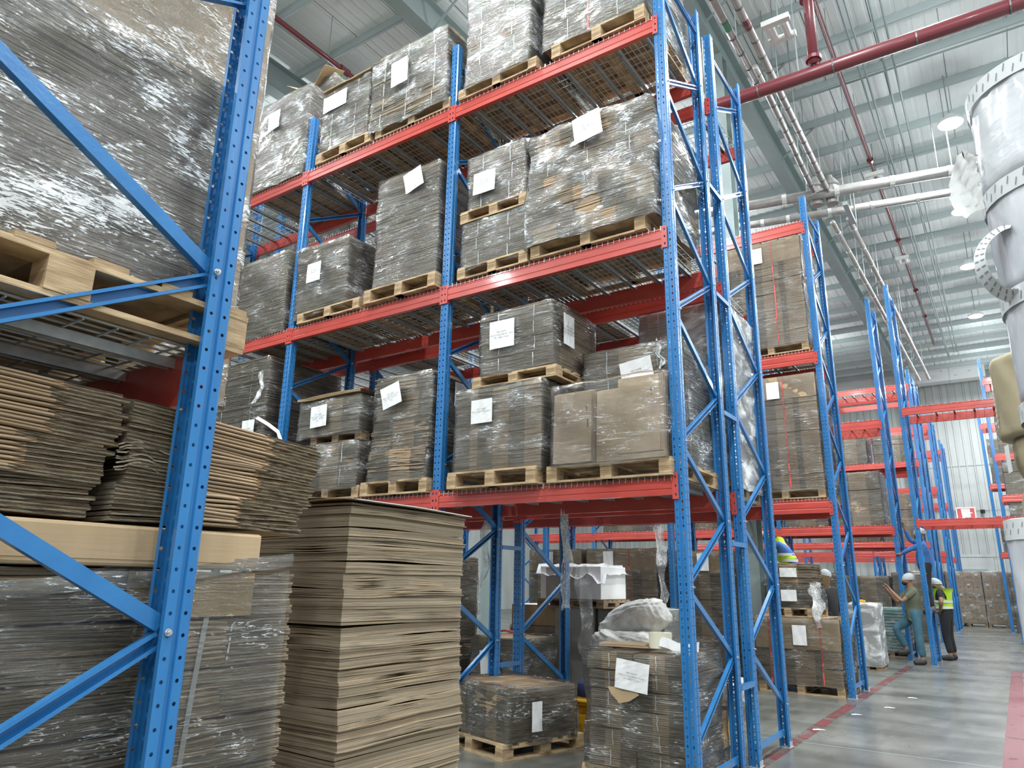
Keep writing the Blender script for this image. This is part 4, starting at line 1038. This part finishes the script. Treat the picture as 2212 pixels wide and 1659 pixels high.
# pale boards and cartons behind
def cartonbox(label,x0,x1,y0,y1,z0,z1,m,top=None,name='carton_stack',cat='carton',fm=None,bands=0):
    r=empty(name,((x0+x1)/2,(y0+y1)/2,z0),label,cat); w=x1-x0; d=y1-y0; H=z1-z0
    mb=MB(); mb.box((-w/2,-d/2,0),(w/2,d/2,H)); bevel(mb.obj('carton_body',m,r),.008,2)
    if top: mb=MB(); mb.box((-w/2-.004,-d/2-.004,H+.001),(w/2+.004,d/2+.004,H+.006)); mb.obj('lid',top,r)
    if fm: film_shell('stretch_film',w,d,0,H,int(x0*100)%97+3,M[fm],r,off=.012,puff=.008,wob=.0,cap=.15)
    return r
cartonbox('tall plain grey carton carrying the pallet of white boxes',-5.02,-4.50,8.35,9.0,.0,1.15,M['greybox'])
pallet('dark wooden pallet between grey carton and white boxes',-5.2,-4.24,8.2,8.95,1.155,old=True,hh=.10)
wb=cartonbox('white boxed stack under crumpled white plastic sheet, behind the rack',-5.15,-4.27,8.2,8.9,1.26,1.66,M['white'],name='white_boxes')
mb=MB(); mb.box((-.35,-.356,0),(.14,-.352,.38)); mb.obj('grey_side',M['greybox'],wb)
mb=MB(); vs=[];n=14; nz=vnoise(33)
for i in range(n+1):
    for j in range(n+1):
        x=-.5+1.0*i/n;y=-.42+.84*j/n; z=.415+nz(i*.8+j*.3)*.025+nz(j*.9)*.015
        if y<-.34: z-=.10+.08*abs(nz(i*.6)); 
        if x>.42: z-=.12
        vs.append((x,y,z))
mb.add(vs,[(i*(n+1)+j,(i+1)*(n+1)+j,(i+1)*(n+1)+j+1,i*(n+1)+j+1) for i in range(n) for j in range(n)])
mb.obj('plastic_sheet',M['whitewrap'],wb,smooth=True)
mb=MB(); rag(mb,(.28,-.44,.40),1.2,.34,91,16); mb.obj('plastic_tail',M['film_rag'],wb,smooth=True)
cartonbox('wrapped grey carton with white lid right of the white boxes',-4.45,-3.56,8.45,9.15,.30,1.15,M['greybox'],M['white'],fm='film')
pallet('wooden pallet under the grey carton with white lid',-4.45,-3.56,8.45,9.15,0,old=True)
cartonbox('block lifting the grey carton with white lid',-4.4,-3.6,8.5,9.1,.131,.298,M['greybox'])if False else None
cartonbox('pale carton with white plastic lid at the left behind the inner post',-5.8,-5.1,8.5,9.1,.9,1.16,M['kraft'],M['white'])
cartonbox('kraft carton base under the pale carton behind the inner post',-5.82,-5.08,8.5,9.15,.0,.895,M['kraft'],fm='film')
load('dark wrapped cardboard stack on the floor behind the inner posts',-6.9,-5.95,6.9,7.9,0,1.75,84,'mid','raw',5,'film_thin',labels=[('f',.35,.75,.22,.26,0,None)])
load('shiny wrapped low cardboard load between the inner posts on the floor',-5.55,-4.85,7.3,8.1,0,.82,85,'raw','raw',4,'film',labels=[('f',-.05,.55,.28,.26,.1,None)])
mb=MB(); mb.tube([(-5.4,7.4,.86),(-5.1,7.35,.90),(-4.85,7.4,.86)],.014,6); tag(mb.obj('red_strap_coil',M['strap_red']),'loose red strapping on the shiny low load between the inner posts','strap')

cartonbox('tall tan carton load under film standing behind the big wrapped one, upper left',-4.45,-3.32,.35,2.16,ZF+.16,5.0,M['kraft'],fm='film_near',name='carton_load')
pallet('wooden pallet under the tall tan carton load at upper left',-4.45,-3.34,.35,2.12,ZF+.002,hh=.15)
# ================================================================== SECOND RACK (kraft-capped loads)
def capped(label,x0,x1,z0,z1,seed,y0=11.26,nb=8,cap=.30,labs=True,fm='film_thin',red=(.3,),front='strip',pal=True,ly=.15,lx=-.1,y1=None):
    y1=y1 or y0+1.05
    if pal: pallet('pallet under the '+label.replace('kraft-capped load','capped load').replace(' with a red strap','').replace(' with two red straps','').replace(' with one red strap','').replace(' seen over the white boxes',' left of the rear column').replace(' of the second rack',', second rack'),x0,x1,y0,y1,z0,hh=.14); z0+=.14
    w=x1-x0
    return load(label,x0,x1,y0+.0,y1,z0,z1,seed,front,'raw',nb,fm,kraft_top=cap,red=[('f',w*(r-.5),0) for r in red],labels=([('f',lx,z1-z0-ly-.02,.19,.27,0,None)] if labs else []),t=.014,wob=.008,jit=.004)
capped('kraft-capped load with two red straps on the floor under the second rack',-3.32,-2.17,0,1.02,101,red=(.17,.78),nb=4,cap=.42,ly=.21,lx=.05)
pallet('small wooden pallet standing on the floor load of the second rack',-3.22,-2.48,11.3,12.2,1.03,hh=.13)
load('messy half-unwrapped cartons with two white sheets on the small pallet',-3.15,-2.50,11.32,12.1,1.16,1.48,102,'raw','raw',2,'film_thin',labels=[('f',.02,.17,.22,.16,0,None)],puff=.03,jit=.01)
load('uncovered bundle of folded cartons topping the messy pile',-3.12,-2.52,11.34,12.1,1.485,1.80,103,'mid','raw',2,None,labels=[('f',.02,.17,.24,.13,0,None)],jit=.012)
mb=MB(); rag(mb,(0,0,0),.62,.34,95,12); o=mb.obj('film_scrap',M['film_rag'],smooth=True); o.location=(-2.44,11.25,1.52); tag(o,'large crumpled film drape hanging right of the messy pile','film scrap')
capped('kraft-capped load with a red strap on the first level of the second rack',-3.30,-2.17,2.72,4.62,104,red=(.58,),cap=.36,ly=.2,lx=-.05)
capped('kraft-capped load with a red strap on the second level of the second rack',-3.34,-2.20,5.0,6.93,105,red=(.62,),cap=.38,ly=.2,lx=-.1)
capped('tall kraft-capped load on the floor behind the end frame of the near rack',-4.68,-3.70,0,1.98,106,red=(),cap=.34,pal=False,y0=11.5,lx=.05)
capped('tall kraft-capped load with one red strap seen over the white boxes',-6.25,-4.95,0,2.03,107,red=(.62,),cap=.36,pal=False,y0=11.5,lx=-.22)
capped('tall kraft-capped load half hidden behind the inner posts',-7.45,-6.4,0,2.03,108,red=(.4,),cap=.36,pal=False,y0=11.5)
capped('kraft-capped load on the first level, left bay of the second rack',-6.6,-5.4,2.72,4.5,109,red=(.5,),cap=.36)
capped('kraft-capped load on the first level, middle bay of the second rack',-4.5,-3.72,2.72,4.5,110,red=(.5,),cap=.36)
# ================================================================== ITEMS NEAR THE WORKERS
gs=cartonbox('tall pale grey film-wrapped carton stack beside the third frame',-2.80,-2.28,15.3,16.1,.10,1.17,M['greybox'],fm='film_milky')
pallet('small pallet under the tall pale grey carton stack',-2.80,-2.28,15.3,16.1,0,old=True,hh=.1)
mb=MB(); mb.box((-.05,-.05,0),(.05,.05,.05)); mb.tube([(.05,0,.02),(.09,0,.02)],.02,8)
o=bevel(mb.obj('tape_measure',M['yellow']),.012,3); o.location=(-2.55,15.45,1.19); tag(o,'yellow tape measure lying on the pale grey carton stack','tape measure')
gr=empty('glass_stack',(-2.55,19.0,.12),'film-wrapped stack of teal sheets on a low pallet by the workers','sheet stack')
for k in range(14):
    mb=MB(); R=random.Random(k); mb.box((-.42+R.uniform(-.012,.012),-.35,k*.066),(.40+R.uniform(-.015,.015),.35,k*.066+.05)); mb.obj('sheet_bundle',M['teal'],gr)
film_shell('stretch_film',.86,.74,0,.92,55,M['film'],gr,off=.02,puff=.03,wob=0)
pallet('dark low pallet under the wrapped teal sheets',-2.98,-2.12,18.65,19.35,0,old=True,hh=.11)
# loads of the rows behind
def far_load(label,x0,x1,y0,z0,z1,seed,fm='film_thin',m='mid',d=.95):
    return load(label,x0,x1,y0,y0+d,z0,z1,seed,m,'raw',3,fm,t=.03,wob=.01)
for i,(x0,x1,y0,z0,z1) in enumerate(((-4.4,-3.4,17.9,0,1.75),(-3.3,-2.3,17.95,2.82,4.0),(-4.4,-3.45,17.9,2.82,4.1),(-6.9,-5.8,17.9,2.82,4.2),(-5.7,-4.7,17.9,2.82,4.1),(-9.2,-8.0,17.9,2.82,4.2),(-3.2,-2.2,24.5,2.82,4.2),(-4.4,-3.3,24.5,2.82,4.3),(-3.2,-2.2,24.5,5.18,6.0),(-4.4,-3.4,24.5,5.2,6.1),
        (-6.8,-5.7,17.9,0,1.8),(-5.6,-4.7,17.9,0,1.75),(-9.3,-8.1,17.9,0,1.8),(-4.4,-3.2,24.5,0,1.8),(-3.1,-2.2,24.5,0,1.9))):
    far_load(('brown load, %s, %s rack row, %s'%('floor' if z0==0 else ('first level' if z0<4 else 'second level'),'third' if y0<20 else 'fourth',['beside the messy pile','next to the end frame','second from the end frame','in the middle bay left half','in the middle bay right half','far left','next to its end frame','second from its end frame','rightmost','left of the rightmost','far back left','far back middle','farthest left','left half of the end bay','right half of the end bay'][i])),x0,x1,y0,z0,z1,200+i)
for i,(x0,y,z0,z1) in enumerate(((.05,25.2,2.82,3.9),(.05,25.2,4.12,5.1),(.05,25.2,5.32,6.8),(.05,25.2,0,1.9),(1.2,25.2,2.82,4.0),(1.2,25.2,5.32,6.9),(-.3,32.4,0,1.9),(-.3,32.4,2.82,4.0),(-.3,32.4,5.32,7))):
    load('shiny film-wrapped load right of the aisle, %s'%['first level of the nearer rack','second level of the nearer rack','third level of the nearer rack','floor of the nearer rack','first level inner half','third level inner half','floor of the farther rack','first level of the farther rack','third level of the farther rack'][i],x0,x0+1.05,y,y+.95,z0,z1,230+i,'pale','raw',3,'film',t=.03)
for i,(x0,x1) in enumerate(((-2.55,-1.30),(-1.26,-.02),(.05,1.2),(-3.9,-2.65))):
    r=empty('far_carton_block',((x0+x1)/2,36.5,.15),'wrapped block of brown cartons before the far wall, %s'%['left of the two by the aisle','right of the two by the aisle','at the right edge','farthest left, half hidden'][i],'carton block')
    for a in range(4):
        for b in range(5):
            w=(x1-x0)/4; mb=MB(); mb.box((-(x1-x0)/2+a*w+.004,-.5,b*.405+.003),(-(x1-x0)/2+(a+1)*w-.004,.5,(b+1)*.405-.003)); mb.obj('carton',M['fold'],r)
            mb=MB(); xc=-(x1-x0)/2+(a+.5)*w; mb.tube([(xc,-.503,b*.405+.2),(xc,-.500,b*.405+.2)],.05,10); mb.obj('hand_hole',M['fold_dark'],r)
            if (a+b)%2: mb=MB(); mb.box((xc-.05,-.506,b*.405+.26),(xc+.05,-.503,b*.405+.33)); mb.obj('sticker',M['paper'],r)
    film_shell('stretch_film',x1-x0,1.0,0,2.03,300+i,M['film'],r,off=.02,puff=.012,wob=0)
    pallet('low pallet under the far carton block, %s'%['left of the two by the aisle','right of the two by the aisle','at the right edge','farthest left'][i],x0,x1,36.0,37.0,0,old=True,hh=.14)

# ================================================================== ROLLS AT THE RIGHT
def rnd_roll(parent_label,loc,r,h,m,seed,name='film_roll',cat='roll',bandw=.055,bands=True,rough=.004,group=None,dent=0):
    root=empty(name,loc,parent_label,cat,group); mb=MB(); seg=64; nz=vnoise(seed); n2=vnoise(seed+2); rows=20; vs=[]
    for j in range(rows+1):
        z=h*j/rows
        for i in range(seg):
            a=2*PI*i/seg; rr=r+rough*nz(a*4+z*9)+rough*.6*n2(a*9-z*15)-dent*math.exp(-((z-h*.45)/.06)**2)*max(0,math.cos(a-PI))
            if j in (0,rows): rr-=.008
            vs.append((rr*math.cos(a),rr*math.sin(a),z))
    fs=[(j*seg+i,j*seg+(i+1)%seg,(j+1)*seg+(i+1)%seg,(j+1)*seg+i) for j in range(rows) for i in range(seg)]+[tuple(range(seg))[::-1],tuple(rows*seg+i for i in range(seg))]
    mb.add(vs,fs); mb.obj('roll_body',m,root,smooth=True)
    if bands:
        mb=MB(); seg=72; vs=[]
        for zz in (h-.004-bandw,h-.004):
            vs+=[((r+.007)*math.cos(2*PI*i/seg),(r+.007)*math.sin(2*PI*i/seg),zz) for i in range(seg)]
        mb.add(vs,[(i,(i+1)%seg,seg+(i+1)%seg,seg+i) for i in range(seg)]); mb.obj('printed_tape',M['bandage'],root,smooth=True)
        mb=MB()
        for i in range(56):
            a=2*PI*i/56; z0=h-.004-bandw*(.30 if i%2 else .62); da=.03
            p=lambda aa,zz: ((r+.0085)*math.cos(aa),(r+.0085)*math.sin(aa),zz)
            mb.add([p(a,z0-.011),p(a+.012,z0-.013),p(a+.012+da,z0+.011),p(a+da,z0+.013)],[(0,1,2,3)])
        o=mb.obj('tape_marks',M['tape_mark'],root); o['kind']='stuff'
    return root
cx,cy=.292,2.594
zs=[.14,.52,.90,1.28,1.64,1.99,2.33,2.675,3.04]
nm=['lowest','second lowest','third lowest','fourth','fifth','sixth','second highest','topmost']
for i in range(8):
    rnd_roll('silver film-wrapped roll with printed tape, %s of the right hand column'%nm[i],(cx,cy,zs[i]),.218,zs[i+1]-zs[i]-.004,M['whitewrap'] if i==7 else M['rollwrap'],400+i,rough=.003 if i<7 else .006,group='silver rolls in the right hand column')
pallet('wooden pallet under the column of silver rolls',cx-.4,cx+.4,cy-.4,cy+.4,0)
# torn wrap at the top roll and the loop of tape
mb=MB(); vs=[];n=14; nz=vnoise(8)
for i in range(n+1):
    t=i/n
    for j in range(7):
        q=j/6; vs.append((cx-.220-.085*math.sin(PI*min(1,.15+t*.6))*q+.008*nz(i*.9+j), cy-.06+.015*nz(j+i*.4)-.05*q, 2.82-.19*t-.05*q*t+.006*nz(j*2+i)))
mb.add(vs,[(i*7+j,(i+1)*7+j,(i+1)*7+j+1,i*7+j+1) for i in range(n) for j in range(6)]); o=mb.obj('torn_wrap',M['white'],smooth=True); tag(o,'torn white wrap flap hanging at the top silver roll','wrap flap')
mb=MB(); pts=[]; sds=[]; vs=[]
for k in range(17):
    a=PI*.42+PI*1.12*k/16; rd=Vector((math.cos(a),0,math.sin(a)))
    p=Vector((cx-.185,cy-.14,2.41))+Vector((.075*math.cos(a),.02*math.sin(k*.5),.105*math.sin(a)-.012*k/16)); sd=(rd*.55+Vector((0,.83,.12))).normalized()
    pts.append(p); sds.append(sd); vs+=[p-sd*.028,p+sd*.028]
mb.add(vs,[(2*i,2*i+1,2*i+3,2*i+2) for i in range(16)]); lp=mb.obj('tape_loop',M['bandage'],smooth=True); tag(lp,'loose loop of printed tape curling out from the silver rolls','tape')
mb=MB()
for k in range(1,16):
    p=pts[k]; d=(pts[k]-pts[k-1]).normalized(); sd=sds[k]; nn=d.cross(sd).normalized()*.0015
    for w in (-.014,.012):
        for sg_ in (-1,1):
            c0=p+sd*w+nn*sg_; mb.add([c0-sd*.009-d*.002,c0+sd*.009-d*.002,c0+sd*.009+d*.002,c0-sd*.009+d*.002],[(0,1,2,3)])
o=mb.obj('tape_marks',M['tape_mark'],lp); o['kind']='stuff'
cx2,cy2=.225,4.50
z2=[.14,.97,1.80]
rnd_roll('grey wrapped roll standing lowest in the rear column',(cx2,cy2,.14),.25,.82,M['rollwrap'],420,bands=False)
rnd_roll('grey wrapped roll with printed tape directly below the kraft rolls',(cx2,cy2,.965),.25,.83,M['rollwrap'],421,bandw=.10)
rnd_roll('kraft paper roll on the grey rolls, lower one with dented side',(cx2+.075,cy2,1.80),.235,.40,M['kraftwrap'],422,name='paper_roll',bands=False,rough=.006,dent=.03)
rnd_roll('kraft paper roll at the top of the rear column',(cx2+.045,cy2,2.205),.25,.42,M['kraftwrap'],423,name='paper_roll',bands=False,rough=.006)
pallet('wooden pallet under the rear column of rolls',cx2-.4,cx2+.4,cy2-.4,cy2+.4,0)
a0=PI*1.03; p=lambda a,z:(cx2+.06+.258*math.cos(a),cy2+.258*math.sin(a),z)
mb=MB(); mb.add([p(a0+.02,2.03),p(a0+.3,2.03),p(a0+.3,2.17),p(a0+.02,2.17)],[(0,1,2,3)]); tag(mb.obj('roll_label',M['paper']),'white label patch on the lower kraft paper roll','label')
tw=empty('tape_weave',(cx2+.045,cy2,2.2),'dashed white tape running up the top kraft paper roll','tape')
for q in range(10):
    z=2.26+q*.03-2.2; mb=MB(); pp=[(a0+.12,z),(a0+.16,z),(a0+.16,z+.018),(a0+.12,z+.018)]
    mb.add([(.258*math.cos(a),.258*math.sin(a),zz) for a,zz in pp],[(0,1,2,3)]); mb.obj('dash',M['paper'],tw)

# ================================================================== PEOPLE
def skin_body(name,joints,edges,parent,m,sub=1):
    me=bpy.data.meshes.new(name); me.from_pydata([j[:3] for j in joints],edges,[]); me.materials.append(m)
    o=put(me,name,parent); sk=o.modifiers.new('skin','SKIN'); 
    if not me.skin_vertices: bpy.context.view_layer.objects.active=o
    L=me.skin_vertices[0].data
    for i,j in enumerate(joints): r=j[3]; L[i].radius=(r if isinstance(r,(int,float)) else r[0], r if isinstance(r,(int,float)) else r[1]); 
    L[0].use_root=True
    o.modifiers['skin'].use_smooth_shade=True
    ss=o.modifiers.new('sub','SUBSURF'); ss.levels=2; ss.render_levels=2; return o
def person(label,loc,rz,J,shirt,trouser,sleeves='short',cap='net',vest=False,beard=True,group=None):
    """J: joints in metres above the feet, facing -Y"""
    root=empty('person',loc,label,'person',group,rz)
    N=['pelvis','chest','neck','head','headtop','lsh','lel','lwr','lha','rsh','rel','rwr','rha','lhip','lkn','lan','lto','rhip','rkn','ran','rto']
    Rr=dict(pelvis=(.145,.135),chest=(.17,.14),neck=.055,head=(.078,.092),headtop=.062,lsh=.058,lel=.042,lwr=.03,lha=.03,rsh=.058,rel=.042,rwr=.03,rha=.03,lhip=.10,lkn=.068,lan=.042,lto=.038,rhip=.10,rkn=.068,ran=.042,rto=.038)
    pos=[(*J[n],Rr[n]) for n in N]; ix={n:i for i,n in enumerate(N)}
    E=[('pelvis','chest'),('chest','neck'),('neck','head'),('head','headtop'),('chest','lsh'),('lsh','lel'),('lel','lwr'),('lwr','lha'),('chest','rsh'),('rsh','rel'),('rel','rwr'),('rwr','rha'),('pelvis','lhip'),('lhip','lkn'),('lkn','lan'),('lan','lto'),('pelvis','rhip'),('rhip','rkn'),('rkn','ran'),('ran','rto')]
    # five fingers per hand, rooted in the palm
    ed=[(ix[a],ix[b]) for a,b in E]
    for s in 'lr':
        h=Vector(J[s+'ha']); w=Vector(J[s+'wr']); d=(h-w).normalized(); sd=d.cross(Vector((0,0,1)));
        if sd.length<.2: sd=Vector((1,0,0))
        sd.normalize(); dn=d.cross(sd)
        for k,(o_,ln) in enumerate(((-.026,.052),(-.009,.062),(.009,.058),(.026,.045),(-.045,.03))):
            a=h+sd*o_*.8+d*.012; b=h+sd*o_*1.25+d*(ln*.6+.015)+dn*.004; c_=b+d*ln*.3+dn*.016
            base=len(pos); pos+=[(*a,.012),(*b,.0085),(*c_,.0075)]; ed+=[(ix[s+'ha'],base),(base,base+1),(base+1,base+2)]
    skin_body('body',pos,ed,root,M['skin'])
    def sub(names,scale,edges,nm,m,extra=None):
        names=list(names); P=[]; 
        for n in names:
            r=Rr[n]; r=(r*scale) if isinstance(r,float) else (r[0]*scale,r[1]*scale)
            P.append((*J[n],r))
        i2={n:i for i,n in enumerate(names)}; ee=[(i2[a],i2[b]) for a,b in edges]
        if extra:
            for (a,b,t,r) in extra:
                v=Vector(J[a]).lerp(Vector(J[b]),t); P.append((*v,r)); ee.append((i2[a],len(P)-1))
        skin_body(nm,P,ee,root,m)
    ex=[('chest','neck',.72,.075)]
    if sleeves=='short': ex+=[('lsh','lel',.72,.062),('rsh','rel',.72,.062)]; nn=['chest','pelvis','lsh','rsh']; ee=[('chest','pelvis'),('chest','lsh'),('chest','rsh')]
    else: nn=['chest','pelvis','lsh','rsh','lel','rel']; ee=[('chest','pelvis'),('chest','lsh'),('chest','rsh'),('lsh','lel'),('rsh','rel')]; ex+=[('lel','lwr',.9,.04),('rel','rwr',.9,.04)]
    ex+=[('pelvis','lkn',.22,.155),('pelvis','rkn',.22,.155)]
    sub(nn,1.22,ee,'shirt',shirt,ex)
    sub(['pelvis','lhip','rhip','lkn','rkn'],1.2,[('pelvis','lhip'),('pelvis','rhip'),('lhip','lkn'),('rhip','rkn')],'trousers',trouser,[('lkn','lan',.9,.066),('rkn','ran',.9,.066),('pelvis','chest',.6,.15)])
    for s in 'lr':
        a=Vector(J[s+'an']); t=Vector(J[s+'to']); dr=(t-a); dr.z=0; dr=dr.normalized() if dr.length>.01 else Vector((0,-1,0))
        z=t.z-.03
        skin_body('shoe',[(a.x-dr.x*.06,a.y-dr.y*.06,a.z-.02,.066),(a.x+dr.x*.05,a.y+dr.y*.05,t.z+.012,.062),(a.x+dr.x*.20,a.y+dr.y*.20,t.z+.004,.054)],[(0,1),(1,2)],root,M['shoe'])
    H=Vector(J['head']); Tp=Vector(J['headtop']); up=(Tp-H).normalized(); fc=Vector(J.get('face',(0,-1,0))).normalized(); rt=fc.cross(up)
    def ball(nm,c,r,m,sc=(1,1,1),zmin=-9):
        import bmesh
        bm=bmesh.new(); bmesh.ops.create_uvsphere(bm,u_segments=18,v_segments=12,radius=r)
        mt=Matrix((rt,-fc,up)).transposed()
        if zmin>-5:
            bmesh.ops.delete(bm,geom=[v for v in bm.verts if v.co.z<zmin*r],context='VERTS')
        for v in bm.verts: v.co=mt@Vector((v.co.x*sc[0],v.co.y*sc[1],v.co.z*sc[2]))+c
        me=bpy.data.meshes.new(nm); bm.to_mesh(me); bm.free(); me.materials.append(m); me.polygons.foreach_set('use_smooth',[True]*len(me.polygons)); return put(me,nm,root)
    ctr=H+up*.055
    ball('skull',ctr+fc*.006,.095,M['skin'],(.86,1.0,1.12))
    ball('nose',ctr+fc*.10-up*.012,.016,M['skin'],(.8,1,1.3))
    for s in (-1,1):
        ball('ear',ctr+rt*.082*s-up*.005,.024,M['skin'],(.4,.8,1.2)); ball('eye',ctr+fc*.087+rt*.032*s+up*.016,.010,M['hair'])
    ball('mouth',ctr+fc*.088-up*.05,.016,M['hair'],(1.3,.5,.35))
    if beard: ball('beard',ctr+fc*.028-up*.052,.078,M['hair'],(.88,.95,.75))
    ball('hair',ctr-fc*.012+up*.02,.098,M['hair'],(.90,1.0,1.05),-.1)
    if cap=='net': ball('hairnet',ctr-fc*.012+up*.035,.112,M['hairnet'],(.94,1.06,1.0),-.45)
    if vest:
        def vst(n0,sc,m,nm):
            P=[(*J['chest'],(Rr['chest'][0]*sc,Rr['chest'][1]*sc)),(*Vector(J['chest']).lerp(Vector(J['pelvis']),.85),(.17*sc,.135*sc)),(*Vector(J['chest']).lerp(Vector(J['neck']),.55),(.12,.09))]
            skin_body(nm,P,[(0,1),(0,2)],root,m)
        vst(0,1.24,M['hivis'],'vest')
        for tt,rr in ((.25,.225),(.62,.215)):
            mb=MB(); ct=Vector(J['chest']).lerp(Vector(J['pelvis']),tt); seg=24
            vs=[(ct.x+rr*1.02*math.cos(2*PI*i/seg),ct.y+rr*.74*math.sin(2*PI*i/seg),ct.z+dz) for dz in (-.025,.025) for i in range(seg)]
            mb.add(vs,[(i,(i+1)%seg,seg+(i+1)%seg,seg+i) for i in range(seg)]); mb.obj('reflective_band',M['reflect'],root,smooth=True)
    return root
def pose(**k):
    b=dict(pelvis=(0,0,.95),chest=(0,-.01,1.28),neck=(0,-.01,1.50),head=(0,-.03,1.58),headtop=(0,-.03,1.68),
        lsh=(.19,0,1.42),lel=(.25,.02,1.12),lwr=(.27,-.06,.88),lha=(.27,-.08,.82),rsh=(-.19,0,1.42),rel=(-.25,.02,1.12),rwr=(-.27,-.06,.88),rha=(-.27,-.08,.82),
        lhip=(.10,0,.90),lkn=(.12,-.02,.50),lan=(.13,.03,.09),lto=(.14,-.10,.04),rhip=(-.10,0,.90),rkn=(-.12,-.02,.50),ran=(-.13,.03,.09),rto=(-.14,-.10,.04))
    b.update(k); return b
# workers face the rack frame on their left (-X): rz=-90deg turns -Y to -X
person('person in an olive T-shirt, teal trousers and white hairnet gripping the upright',(-1.86,17.25,0),-PI/2+.35,
    pose(head=(0,-.06,1.57),headtop=(0,-.04,1.68),lel=(.22,-.26,1.20),lwr=(.12,-.42,1.42),lha=(.11,-.47,1.50),rel=(-.20,-.25,1.18),rwr=(-.10,-.42,1.40),rha=(-.10,-.47,1.47),rkn=(-.14,-.36,.66),ran=(-.14,-.18,.26),rto=(-.14,-.30,.20),lkn=(.11,.0,.5)),
    M['tshirt'],M['jeans'])
person('person in a blue long-sleeved shirt and hairnet climbed up on the frame, arm raised',(-1.62,17.95,.95),-PI/2+.1,
    pose(rel=(-.22,-.22,1.52),rwr=(-.16,-.30,1.78),rha=(-.15,-.32,1.86),lel=(.2,-.28,1.30),lwr=(.10,-.42,1.22),lha=(.08,-.46,1.22)),M['blueshirt'],M['black'],'long')
person('person in black with a lime reflective vest, hand on hip, behind the upright',(-1.42,18.75,0),-PI/2-.2,
    pose(head=(0,-.10,1.50),headtop=(0,-.13,1.60),lel=(.42,.06,1.18),lwr=(.22,-.04,1.0),lha=(.18,-.08,.98)),M['black'],M['black'],'short',vest=True)
person('person in dark blue with a lime vest bending down behind the messy pile',(-3.45,14.3,.86),-PI/2,
    pose(chest=(0,-.16,1.24),neck=(0,-.33,1.40),head=(0,-.40,1.46),headtop=(0,-.47,1.54),lsh=(.18,-.2,1.36),rsh=(-.18,-.2,1.36),lel=(.22,-.5,1.2),lwr=(.2,-.7,1.1),lha=(.2,-.76,1.1),rel=(-.22,-.42,1.15),rwr=(-.2,-.6,1.0),rha=(-.2,-.66,.98)),M['blueshirt'],M['black'],'long',vest=True)
person('person in a hairnet, only the head showing between the second rack and the far rows',(-2.95,14.6,.0),-PI/2-.4,
    pose(),M['black'],M['black'],'long')
mb=MB(); mb.box((-.30,-.01,0),(.30,.0,.22)); o=mb.obj('bent_flap',M['kraft']); o.location=(-2.72,12.2,1.50); o.rotation_euler=(.5,.22,0); tag(o,'bent kraft carton flap sticking out at the right of the messy pile','flap')
for nm_,zz in (('step_platform',.84),):
    st=empty(nm_,(-3.5,14.3,0),'grey step platform the bending worker stands on','platform')
    for a in (-.3,.3):
        for b in (-.25,.25):
            mb=MB(); mb.box((a-.02,b-.02,0),(a+.02,b+.02,zz-.03)); mb.obj('leg',M['zinc'],st)
    mb=MB(); mb.box((-.34,-.3,zz-.03),(.34,.3,zz)); mb.obj('tread',M['zinc'],st)
